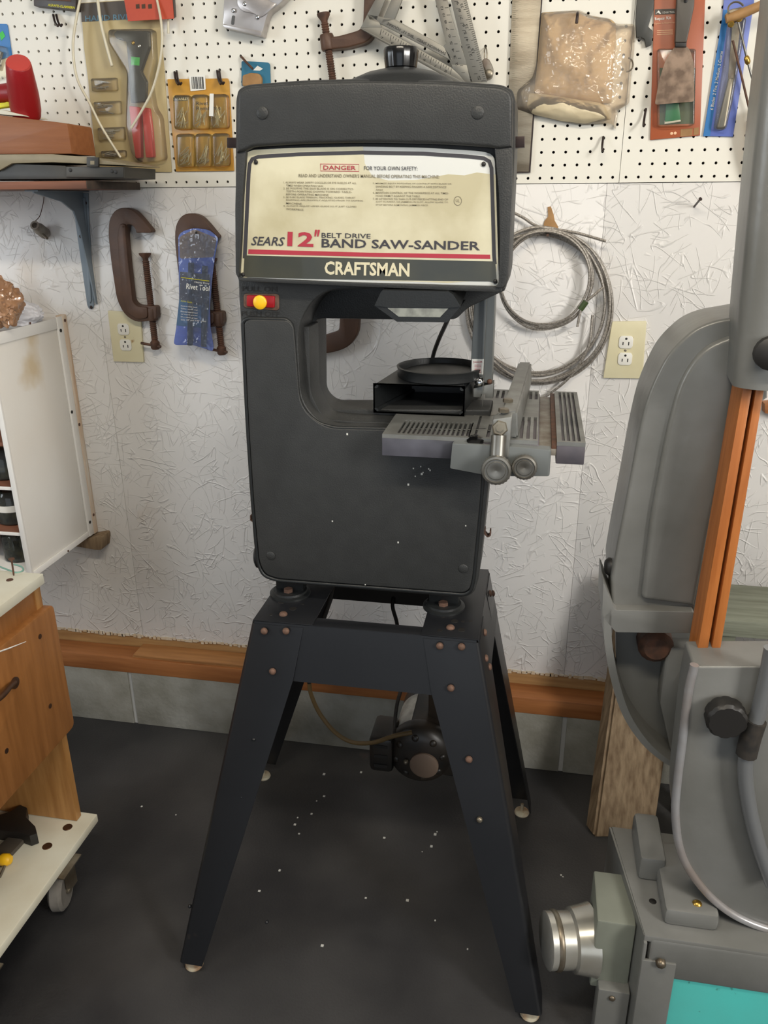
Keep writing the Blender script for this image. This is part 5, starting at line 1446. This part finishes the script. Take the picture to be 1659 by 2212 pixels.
ptext('Rivet', (1352, 726), (1436, 724), 26, 'ink_dark', YA - 0.0012, RA, c1, 3.19, bold=0.01)
ptext('Remaches', (1352, 760), (1524, 756), 26, 'ink_dark', YA - 0.0012, RA, c1, 3.19, bold=0.01)
for x0, x1, y0, y1 in ((1186, 1305, 652, 895), (1312, 1430, 650, 892), (1436, 1564, 646, 888), (1206, 1328, 920, 1152), (1336, 1446, 918, 1150), (1454, 1570, 916, 1148)):
    pk = ypoly('pocket', c1([(x0, y0), (x1, y0 - 2), (x1 + 6, y1 - 2), (x0 + 8, y1)]), YA - 0.016, 0.0155, 'clear_amber', RA, 10, 0.006, 3)
    bm = bm_new(); random.seed(x0 + y0)
    for k in range(16):
        a = P(*c1([(random.uniform(x0 + 25, x1 - 20), random.uniform(y1 - 90, y1 - 14))])[0], YA - random.uniform(0.003, 0.012)); an = random.uniform(-1.4, 1.4); l_ = random.uniform(.016, .030)
        b = a + Vector((math.sin(an) * l_ * .5, random.uniform(-.002, .002), math.cos(an) * l_))
        lim = [P(*c1([(x, 0)])[0], YA).x for x in (x0 + 12, x1 - 8)]
        b.x = min(max(b.x, lim[0]), lim[1])
        add_tube(bm, [a, b], 0.0010, 5)
    o = link('rivets', bm, 'rivet_metal', pk, 0); o['kind'] = 'stuff'
bc = ypoly('barcode_sticker', c1([(1303, 524), (1412, 516), (1418, 618), (1312, 628)]), YA - 0.002, 0.0008, 'white_plastic', RA, 2)
bm = bm_new(); random.seed(11)
x = 1318
while x < 1398:
    w_ = random.choice((2, 3, 5)); q = onY(c1([(x, 530), (x + w_, 530), (x + w_ + 6, 612), (x + 6, 612)]), YA - 0.0024)
    add_hexa(bm, q, [v + Vector((0, .0003, 0)) for v in q]); x += w_ + random.choice((2, 3, 5))
link('barcode', bm, 'etch', bc, 0)
ypoly('white_strip', c1([(1445, 645), (1472, 645), (1470, 802), (1440, 800)]), YA - 0.0172, 0.0006, 'white_plastic', RA, 0)
# small blue packs
BP = thing('blue_pack', 'blue blister pack with green sticker behind the red heat gun', 'blister pack', P(8, 130, PY))
ypoly('card', c1([(-90, 162), (45, 165), (52, 180), (82, 385), (-90, 440)]), -0.006, 0.0022, 'blue_card', BP, 2)
ypoly('price_sticker', c1([(-5, 230), (18, 212), (36, 250), (8, 280)]), -0.0068, 0.0005, 'green_tag', BP, 0)
ypoly('blister', c1([(-90, 300), (30, 320), (50, 400), (40, 520), (-90, 560)]), -0.018, 0.0145, 'clear', BP, 4, 0.004)
tube('tool', [P(-8, 150, -0.012), P(4, 112, -0.012)], 0.004, 'steel', BP, 8)
SC = thing('small_card', 'small teal card with tan leather piece hung left of the saw head', 'card', P(552, 180, PY))
ypoly('card', c2([(146, 316), (152, 312), (284, 320), (292, 330), (296, 440), (146, 440)]), -0.010, 0.0015, 'teal_card', SC, 2)
ypoly('hang_hole', c2([(228, 336), (256, 352), (240, 362), (206, 360)]), -0.0106, 0.0005, 'white_plastic', SC, 0)
ypoly('leather_piece', c2([(150, 385), (190, 372), (235, 376), (250, 400), (248, 440), (148, 440)]), -0.018, 0.0075, 'tan_blob', SC, 4, 0.003)
tube('hanging_hook', spline([P(*c2([(145, 292)])[0], 0.0), P(*c2([(150, 295)])[0], -0.012), P(*c2([(172, 320)])[0], -0.02), P(*c2([(203, 352)])[0], -0.03)], 5), 0.0025, 'rust', SC, 8)
# staple gun
SG = thing('staple_gun', 'chrome staple gun hung on the pegboard at the top edge', 'staple gun', P(530, 60, PY))
gun = ypoly('body', c2([(62, -90), (430, -90), (370, -8), (330, 30), (285, 62), (272, 95), (250, 178), (48, 125), (52, 60)]), -0.034, 0.028, 'nickel', SG, [0, 0, 10, 10, 6, 4, 6, 6, 4], 0.002)
ypoly('foot', c2([(48, 125), (250, 160), (246, 184), (60, 142)]), -0.038, 0.034, 'nickel', SG, 2, 0.001)
ypoly('lever', c2([(130, -90), (215, -90), (250, -20), (300, 10), (330, 18), (275, 70), (240, 92), (215, 70), (150, 58), (122, 20)]), -0.037, 0.003, 'nickel', SG, 8, 0.001)
ypoly('window', c2([(98, 78), (114, 80), (108, 128), (92, 126)]), -0.0348, 0.001, 'chrome', SG, 4)
for q in ((162, 20), (104, 54), (228, 88)): bolt('rivet', P(*c2([q])[0], -0.0368), (0, -1, 0), 0.0045, 0.002, 'chrome', SG, 14)
# clamp on the pegboard, mostly above the frame
PC = thing('c_clamp', 'brown C-clamp with flared screw pad hung on the pegboard beside the speed square', 'clamp', P(730, 100, PY), 'brown C-clamps hung on the wall')
ypoly('frame', c2([(556, 190), (640, 184), (700, 168), (755, 150), (768, 110), (772, 0), (770, -120), (830, -120), (832, 60), (822, 180), (785, 218), (690, 244), (566, 256)]), -0.034, 0.026, 'clamp', PC, [6, 8, 8, 14, 14, 0, 0, 0, 10, 14, 14, 10, 6], 0.005, 3)
s0, s1 = P(*c2([(572, 118)])[0], -0.024), P(*c2([(622, 470)])[0], -0.024)
bm = bm_new(); add_thread(bm, s0, s1, 0.0082, 0.0046, 14); sc = link('screw', bm, 'rust', PC, 0)
lathe('pad', [(0.006, -0.004), (0.007, 0.004), (0.0135, 0.014), (0.014, 0.018), (0.001, 0.0185)], s0, s0 - s1, 'rust', sc, 18)
lathe('boss', [(0.0135, 0), (0.015, 0.003), (0.015, 0.026), (0.0135, 0.030)], P(*c2([(592, 258)])[0], -0.024), s0 - s1, 'clamp', PC, 16)
tube('hanging_peg', [P(*c2([(800, -60)])[0], -0.03), P(*c2([(800, -62)])[0], 0)], 0.003, 'hook_dark', PC, 6)
# speed square: frame of three bars with slots
SQ = thing('speed_square', 'grey alloy speed square reading SWANSON SPEED BIG 12 SQUARE', 'speed square', P(1000, 160, PY))
Yq = -0.044
def bar(name, pts, Y, th, par): return ypoly(name, c2(pts), Y, th, 'square', par, 0, 0.0006)
# lower slotted arm, split around its slot
bar('lower_arm', [(756, 142), (862, 140), (1224, 348), (1300, 420), (1262, 420)], Yq, 0.0045, SQ)
bar('lower_arm', [(790, 72), (930, 98), (1180, 236), (1240, 320), (862, 124), (800, 100)], Yq, 0.0045, SQ)
bar('lower_arm', [(756, 142), (790, 72), (850, 110), (866, 142)], Yq, 0.0045, SQ)
bar('lower_arm', [(1222, 330), (1300, 330), (1330, 420), (1290, 420), (1226, 348)], Yq, 0.0045, SQ)
# right arm
bar('angle_arm', [(1122, -60), (1186, -60), (1215, 60), (1300, 330), (1222, 332), (1180, 236), (1194, 222)], Yq, 0.0045, SQ)
bar('angle_arm', [(1206, -60), (1284, -60), (1404, 420), (1318, 420), (1232, 60)], Yq, 0.0045, SQ)
bar('angle_arm', [(1260, 260), (1286, 250), (1330, 420), (1300, 420)], Yq + 0.001, 0.003, SQ)
bar('left_arm', [(790, 72), (862, -60), (905, -60), (838, 104)], Yq, 0.0045, SQ)
bar('left_arm', [(860, 120), (938, -60), (992, -60), (930, 100)], Yq, 0.0045, SQ)
bar('edge_flange', [(752, 140), (758, 148), (1258, 424), (1290, 424)], Yq - 0.016, 0.035, SQ)
def qtext(s, bl, br, h, **k):
    (a, b), = c2([bl]); (c_, d), = c2([br])
    return ytext('lettering', s, (a, b), (c_, d), h / 2.37, Yq - 0.0006, 'etch', SQ, **k)
qtext('SWANSON SPEED  "BIG 12" SQUARE', (1196, 268), (896, 110), 17, bold=0.01)
bm = bm_new()
def tick(a, b, wpx=2.2):
    a, b = Vector(c2([a])[0]), Vector(c2([b])[0])
    d = (b - a).normalized(); n = Vector((-d.y, d.x)) * (wpx / 2.37 / 2)
    q = [P(*(a - n), Yq - 0.0004), P(*(b - n), Yq - 0.0004), P(*(b + n), Yq - 0.0004), P(*(a + n), Yq - 0.0004)]
    add_hexa(bm, q, [v + Vector((0, .0003, 0)) for v in q])
for k in range(46):      # degree marks on the outer edge
    t = k / 45.0
    ex, ey = 1284 + 118 * t, -60 + 470 * t
    L_ = 26 if k % 5 == 0 else 14
    tick((ex - 2, ey), (ex - 2 - L_, ey + 5))
for k in range(11):      # rafter marks along the slot
    y = 8 + k * 37
    tick((1236 + k * 10, y), (1254 + k * 10, y - 1)); tick((1196 + k * 9.4, y - 6), (1178 + k * 9.4, y - 5))
for k in range(29):      # inch marks on the lower arm
    t = k / 28.0
    x, y = 862 + 360 * t, 150 + 200 * t
    L_ = 30 if k % 4 == 0 else 13
    tick((x, y), (x - L_ * .1 - 4, y + L_))
link('scale_marks', bm, 'etch', SQ, 0)
for s, q in (('2', (866, 206)), ('3', (918, 232)), ('4', (972, 262)), ('5', (1030, 292)), ('6', (1082, 318)), ('7', (1140, 346)), ('8', (1192, 374))):
    qtext(s, (q[0] + 8, q[1] - 14), (q[0] - 3, q[1] - 19), 15)
for k, s in enumerate(('12', '10', '8', '7', '6', '5', '4', '3', '2')):
    y = 40 + k * 36; qtext(s, (1180 + k * 9.5, y + 8), (1176 + k * 9.5, y - 10), 12)
for k, s in enumerate(('9', '8', '7', '6', '5', '4', '3', '2')):
    y = 15 + k * 38; qtext(s, (1262 + k * 9.5, y + 6), (1258 + k * 9.5, y - 8), 13)
for s, x, y in (('35', 1276, 26), ('25', 1300, 132), ('15', 1332, 256), ('5', 1364, 396)):
    qtext(s, (x + 8, y + 12), (x + 2, y - 10), 14)
tube('hanging_peg', [P(*c2([(880, -20)])[0], Yq - 0.004), P(*c2([(880, -22)])[0], 0)], 0.003, 'hook_dark', SQ, 6)
# small fitting on a nail
FT = thing('hardware_fitting', 'small dirty metal pulley fitting on a wire beside the speed square', 'fitting', P(1050, 160, PY))
tube('wire', spline([P(*c2([(1394, 238)])[0], 0.0), P(*c2([(1390, 260)])[0], -0.016), P(*c2([(1390, 300)])[0], -0.018), P(*c2([(1402, 300)])[0], -0.018), P(*c2([(1402, 260)])[0], -0.014), P(*c2([(1398, 240)])[0], 0.0)], 4), 0.0011, 'zinc', FT, 6)
ypoly('cheek', c2([(1376, 310), (1390, 296), (1412, 300), (1428, 330), (1436, 352), (1430, 395), (1410, 408), (1394, 400), (1396, 360), (1380, 340)]), -0.024, 0.014, 'grey_soft', FT, 6, 0.004, 3)
lathe('wheel', [(0.007, 0), (0.0085, 0.002), (0.0085, 0.010), (0.006, 0.012)], P(*c2([(1414, 380)])[0], -0.018), (0, -1, 0), 'zinc', FT, 16)
# steel rule
RU = thing('steel_rule', 'wide worn steel rule hanging vertically right of the saw head', 'ruler', P(1115, 372, PY))
ypoly('blade', c3([(78, -60), (258, -60), (252, 30), (178, 1062), (60, 1062), (52, 600)]), -0.010, 0.003, 'ruler', RU, 0, 0.0003)
ypoly('dark_edge', c3([(258, -60), (266, -60), (188, 1068), (60, 1072), (60, 1062), (178, 1062)]), -0.009, 0.005, 'ruler_edge', RU, 0)
bm = bm_new()
for k in range(80):
    y = 10 + k * 13; x = 80 - k * .2
    L_ = 34 if k % 4 == 0 else 18
    q = onY(c3([(x, y), (x + L_, y), (x + L_, y + 2), (x, y + 2)]), -0.0104)
    add_hexa(bm, q, [v + Vector((0, .0003, 0)) for v in q])
link('scale_marks', bm, 'ink_small', RU, 0)
tube('hanging_peg', [P(*c3([(170, -40)])[0], -0.016), P(*c3([(170, -42)])[0], 0)], 0.003, 'hook_dark', RU, 6)
# paper parcel in a clear bag
BG = thing('bagged_parcel', 'kraft paper parcel in a clear plastic bag hung on the pegboard', 'bag', P(1250, 275, PY))
def pillow(name, pts, Y0, depth, m, parent, amp=0.0, sd=0, n=26):
    """soft bag: outline filled with a grid, puffed toward the room"""
    poly = [Vector(p) for p in c3(pts)]
    xs = [p.x for p in poly]; ys = [p.y for p in poly]
    x0, x1, y0, y1 = min(xs), max(xs), min(ys), max(ys)
    bm = bm_new()
    cen = Vector((sum(xs) / len(xs), sum(ys) / len(ys)))
    def inside_scale(v):
        return v
    rings = []
    R = 10
    dense = [Vector(p) for p in fillet([tuple(p) for p in poly], 6, 3)]
    for i in range(R + 1):
        s = 1 - i / R
        ring = []
        for p in dense:
            q = cen + (p - cen) * s
            h = depth * (1 - s ** 2.2) ** 0.5 if s < 1 else 0
            w3 = P(q.x, q.y, Y0)
            nz = noise.noise(Vector((w3.x * 38 + sd, w3.z * 30, sd))) + .6 * abs(noise.noise(Vector((w3.x * 90, w3.z * 40, sd + 3))))
            ring.append(bm.verts.new((w3.x, Y0 - h - amp * nz * (1 if 0 < i else 0.3), w3.z)))
        rings.append(ring)
    n_ = len(dense)
    for i in range(R - 1):
        for k in range(n_): bm.faces.new((rings[i][k], rings[i][(k + 1) % n_], rings[i + 1][(k + 1) % n_], rings[i + 1][k]))
    tip = bm.verts.new(rings[R][0].co)
    for k in range(n_): bm.faces.new((rings[R - 1][k], rings[R - 1][(k + 1) % n_], tip))
    for v in rings[R]: bm.verts.remove(v)
    bk_ = [bm.verts.new((v.co.x, Y0 + 0.002, v.co.z)) for v in rings[0]]
    for k in range(n_): bm.faces.new((rings[0][(k + 1) % n_], rings[0][k], bk_[k], bk_[(k + 1) % n_]))
    bm.faces.new(bk_)
    return link(name, bm, m, parent, 60)
pillow('kraft_parcel', [(258, 78), (480, 66), (560, 98), (690, 120), (720, 150), (715, 300), (690, 640), (600, 640), (440, 610), (210, 575), (232, 380)], -0.012, 0.016, 'kraft', BG, 0.0025, 1)
pillow('paper_roll', [(180, 575), (300, 585), (440, 610), (600, 632), (690, 660), (690, 740), (520, 765), (380, 748), (200, 706), (165, 660)], -0.014, 0.026, 'bag_paper', BG, 0.004, 2)
pillow('plastic_bag', [(255, 76), (490, 62), (560, 95), (680, 115), (720, 148), (832, 148), (832, 300), (812, 480), (800, 640), (735, 680), (715, 805), (690, 762), (500, 772), (380, 752), (210, 712), (98, 672), (108, 560), (200, 480), (230, 380)], -0.010, 0.040, 'clear_bag', BG, 0.005, 3)
tube('hanging_hook', spline([P(*c3([(480, 84)])[0], 0.0), P(*c3([(480, 84)])[0], -0.05), P(*c3([(474, 145)])[0], -0.056)], 5), 0.0028, 'hook_dark', BG, 8)
tube('metal_ring', [P(*c3([(784 + 40 * math.cos(a), 400 + 44 * math.sin(a))])[0], -0.018) for a in [math.radians(-75 + k * 12) for k in range(15)]], 0.0017, 'zinc', BG, 6)
# dark tool silhouette
DT = thing('drywall_saw', 'dark grey flat tool hanging between the bagged parcel and orange kit', 'hand tool', P(1400, 95, PY))
ypoly('blade', c3([(852, -60), (955, -60), (950, 60), (918, 165), (946, 190), (940, 276), (905, 292), (895, 240), (868, 228), (845, 232), (840, 120)]), -0.014, 0.008, 'grey_black', DT, 3, 0.001)
lathe('hang_hole', [(0.003, 0), (0.003, 0.0004)], P(*c3([(866, 240)])[0], -0.0144), (0, -1, 0), 'cap_black', DT, 12)
# orange repair kit
OK_ = thing('repair_kit', 'orange Repair Kit blister card with a green tube at the bottom', 'blister pack', P(1460, 300, PY))
ypoly('card', c3([(957, -60), (1272, -60), (1238, 838), (930, 866)]), -0.0075, 0.003, 'orange_card', OK_, 0, 0.0004)
ypoly('window', c3([(988, 420), (1206, 420), (1198, 765), (988, 772)]), -0.0082, 0.0006, 'green_dark', OK_, 0)
ypoly('green_tube', c3([(1036, 560), (1100, 560), (1120, 742), (1020, 756)]), -0.015, 0.0065, 'green_tube', OK_, 0, 0.002)
ypoly('tube_cap', c3([(1020, 746), (1118, 736), (1120, 752), (1018, 768)]), -0.014, 0.006, 'white_plastic', OK_, 0, 0.001)
ypoly('brand_strip', c3([(960, 58), (1086, 54), (1084, 86), (958, 92)]), -0.0082, 0.0006, 'card_dark', OK_, 0)
def otext(s, bl, br, h, m, par=OK_, Y=-0.0088, **k): return ptext(s, bl, br, h, m, Y, par, c3, 2.865, **k)
ypoly('brand_mark', c3([(962, 88), (982, 64), (998, 86), (986, 84), (978, 76)]), -0.0088, 0.0004, 'white_plastic', OK_, 0)
otext('OZARK TRAIL', (1004, 84), (1082, 80), 12, 'white_plastic')
otext('Repair Kit', (960, 132), (1060, 124), 24, 'white_plastic', bold=0.012)
otext('Equipo de Reparacion', (958, 154), (1082, 146), 13, 'orange_print')
for y0 in (184, 196, 208):
    ypoly('print_line', c3([(972, y0 + 4), (1070, y0), (1070, y0 + 4), (972, y0 + 8)]), -0.0084, 0.0004, 'orange_print', OK_, 0)
ypoly('print_box', c3([(1118, 800), (1192, 792), (1190, 838), (1116, 846)]), -0.0082, 0.0006, 'tan_blob', OK_, 0)
ypoly('print_box', c3([(1200, 792), (1232, 788), (1230, 832), (1198, 836)]), -0.0082, 0.0006, 'tan_blob', OK_, 0)
for q in ((1062, 826), (1084, 824)): bolt('print_dot', P(*c3([q])[0], -0.0078), (0, -1, 0), 0.003, 0.0006, 'orange_print', OK_, 8)
ypoly('blister', c3([(975, 300), (1215, 300), (1206, 775), (978, 782)]), -0.022, 0.014, 'clear', OK_, 6, 0.005, 3)
# putty knife in front of it
PK = thing('putty_knife', 'putty knife with rusty blade and dark grey handle in front of the orange kit', 'putty knife', P(1470, 220, PY))
ypoly('handle', c3([(1098, -60), (1208, -60), (1202, 40), (1156, 262), (1086, 262), (1094, 40)]), -0.042, 0.016, 'grey_handle', PK, 3, 0.004, 3)
ypoly('ferrule', c3([(1086, 258), (1156, 258), (1154, 290), (1086, 290)]), -0.039, 0.010, 'cap_black', PK, 0, 0.001)
ypoly('blade', c3([(1086, 286), (1154, 284), (1176, 310), (1200, 390), (1204, 628), (958, 648), (984, 500), (1022, 380), (1066, 310)]), -0.0345, 0.0012, 'putty_blade', PK, 6, 0)
bolt('hang_hole', P(*c3([(1150, 4)])[0], -0.0422), (0, -1, 0), 0.004, 0.001, 'cap_black', PK, 12)
tube('hanging_peg', [P(*c3([(1150, -6)])[0], -0.05), P(*c3([(1150, -8)])[0], 0)], 0.0028, 'hook_dark', PK, 6)
# blue saw blade pack
BB = thing('blade_pack', 'blue blister card reading 6 Blades 2 Fine 2 Medium 2 Coarse', 'blister pack', P(1550, 295, PY))
ypoly('card', c3([(1392, -60), (1580, -60), (1572, 20), (1442, 846), (1258, 842), (1375, 120)]), -0.0075, 0.003, 'blue_card2', BB, 0, 0.0004)
ypoly('card_band', c3([(1384, 60), (1420, 60), (1300, 842), (1258, 842)]), -0.0080, 0.0005, 'blue_card', BB, 0)
(ta, tb0), = c3([(1322, 682)]); (tc_, td), = c3([(1384, 318)])
ytext('lettering', '6 Blades  2 Fine, 2 Medium, 2 Coarse', (ta, tb0), (tc_, td), 22 / 2.865, -0.0086, 'white_plastic', BB, bold=0.008)
ypoly('file_handle', c3([(1418, 480), (1450, 480), (1396, 790), (1342, 796)]), -0.018, 0.010, 'steel', BB, 6, 0.003)
ypoly('blades', c3([(1440, 140), (1490, 140), (1450, 500), (1412, 500)]), -0.012, 0.004, 'grey_soft', BB, 3, 0.001)
ypoly('blister', c3([(1418, 90), (1530, 100), (1500, 300), (1440, 640), (1402, 804), (1328, 800), (1362, 560), (1402, 300)]), -0.024, 0.0160, 'clear', BB, 10, 0.005, 3)
# unidentified hand tool with turned wooden handle, in front of the pack
CS = thing('wooden_handled_tool', 'hand tool with turned wooden handle and thin rods at the upper right', 'hand tool', P(1640, 380, PY))
cw = lambda a, b, y_: P(*c3([(a, b)])[0], y_)
tube('arm', [cw(1398, 118, -.045), cw(1480, 92, -.046), cw(1600, 40, -.048), cw(1720, -15, -.05)], [0.008, 0.0095, 0.0085, 0.008], 'tan_blob', CS, 10)
ypoly('pivot_plate', c3([(1388, 100), (1420, 60), (1500, 40), (1520, 70), (1480, 130), (1420, 150)]), -0.036, 0.006, 'zinc', CS, 6, 0.001)
for q in ((1424, 128), (1426, 146), (1478, 112)): lathe('collar', [(0.005, 0), (0.006, 0.002), (0.006, 0.008), (0.004, 0.010)], cw(q[0], q[1], -.04), (0, -1, -0.3), 'brass', CS, 12)
tube('ring', [cw(1462 + 50 * math.cos(a), 60 + 48 * math.sin(a), -.05) for a in [math.radians(150 + k * 14) for k in range(14)]], 0.0018, 'zinc', CS, 6)
tube('rod', [cw(1470, 120, -.044), cw(1536, 392, -.040), cw(1606, 650, -.036)], 0.0022, 'steel', CS, 8)
tube('rod', [cw(1440, 250, -.036), cw(1490, 450, -.036), cw(1546, 690, -.036)], 0.0022, 'rust', CS, 8)
lathe('rod_collar', [(0.003, 0), (0.0052, 0.004), (0.0052, 0.012), (0.003, 0.016)], cw(1538, 398, -.040), cw(1524, 350, -.04) - cw(1538, 398, -.040), 'brass', CS, 12)
tube('cross_bar', [cw(1540, 712, -.038), cw(1590, 680, -.038), cw(1720, 645, -.04)], 0.0055, 'steel', CS, 10)
h0, h1 = cw(1572, 690, -.038), cw(1660, 1120, -.040)
hv = h1 - h0
Lh = hv.length
lathe('handle', [(0.0115, 0), (0.0125, 0.004), (0.0125, 0.022), (0.0145, 0.026), (0.0170, Lh * .35), (0.0175, Lh * .6), (0.0150, Lh * .85), (0.010, Lh)], h0, hv, 'handle_wood', CS, 20)
lathe('handle', [(0.010, 0), (0.012, 0.004), (0.012, 0.03), (0.015, 0.04), (0.016, Lh * .5), (0.010, Lh)], cw(1650, 700, -.045), hv, 'cap_black', CS, 18)

# ------------------------------------------------------------------ paint specks and grit on the floor
bm = bm_new(); random.seed(21)
spx = [(684, 1730), (673, 1758), (643, 1766), (637, 1781), (646, 1801), (488, 1742), (487, 1746), (830, 1810), (944, 1797), (940, 1802), (932, 1828), (912, 1840), (790, 1940), (880, 1945), (940, 1988), (1010, 2050), (306, 1742), (1212, 1890), (1216, 1894), (696, 2043), (560, 1925), (700, 1672), (780, 1668), (604, 1880), (380, 1760), (700, 1720)]
for a, b in spx:
    p = PZ(a, b, 0.0008)
    r_ = random.uniform(0.0012, 0.0032)
    add_box(bm, (p.x - r_, p.y - r_ * random.uniform(.5, 1.5), 0.0002), (p.x + r_, p.y + r_, 0.0014))
o = link('paint_specks', bm, 'speck', None, 0)
o['kind'] = 'stuff'
tag(o, 'scattered white paint specks on the dark floor', 'specks')
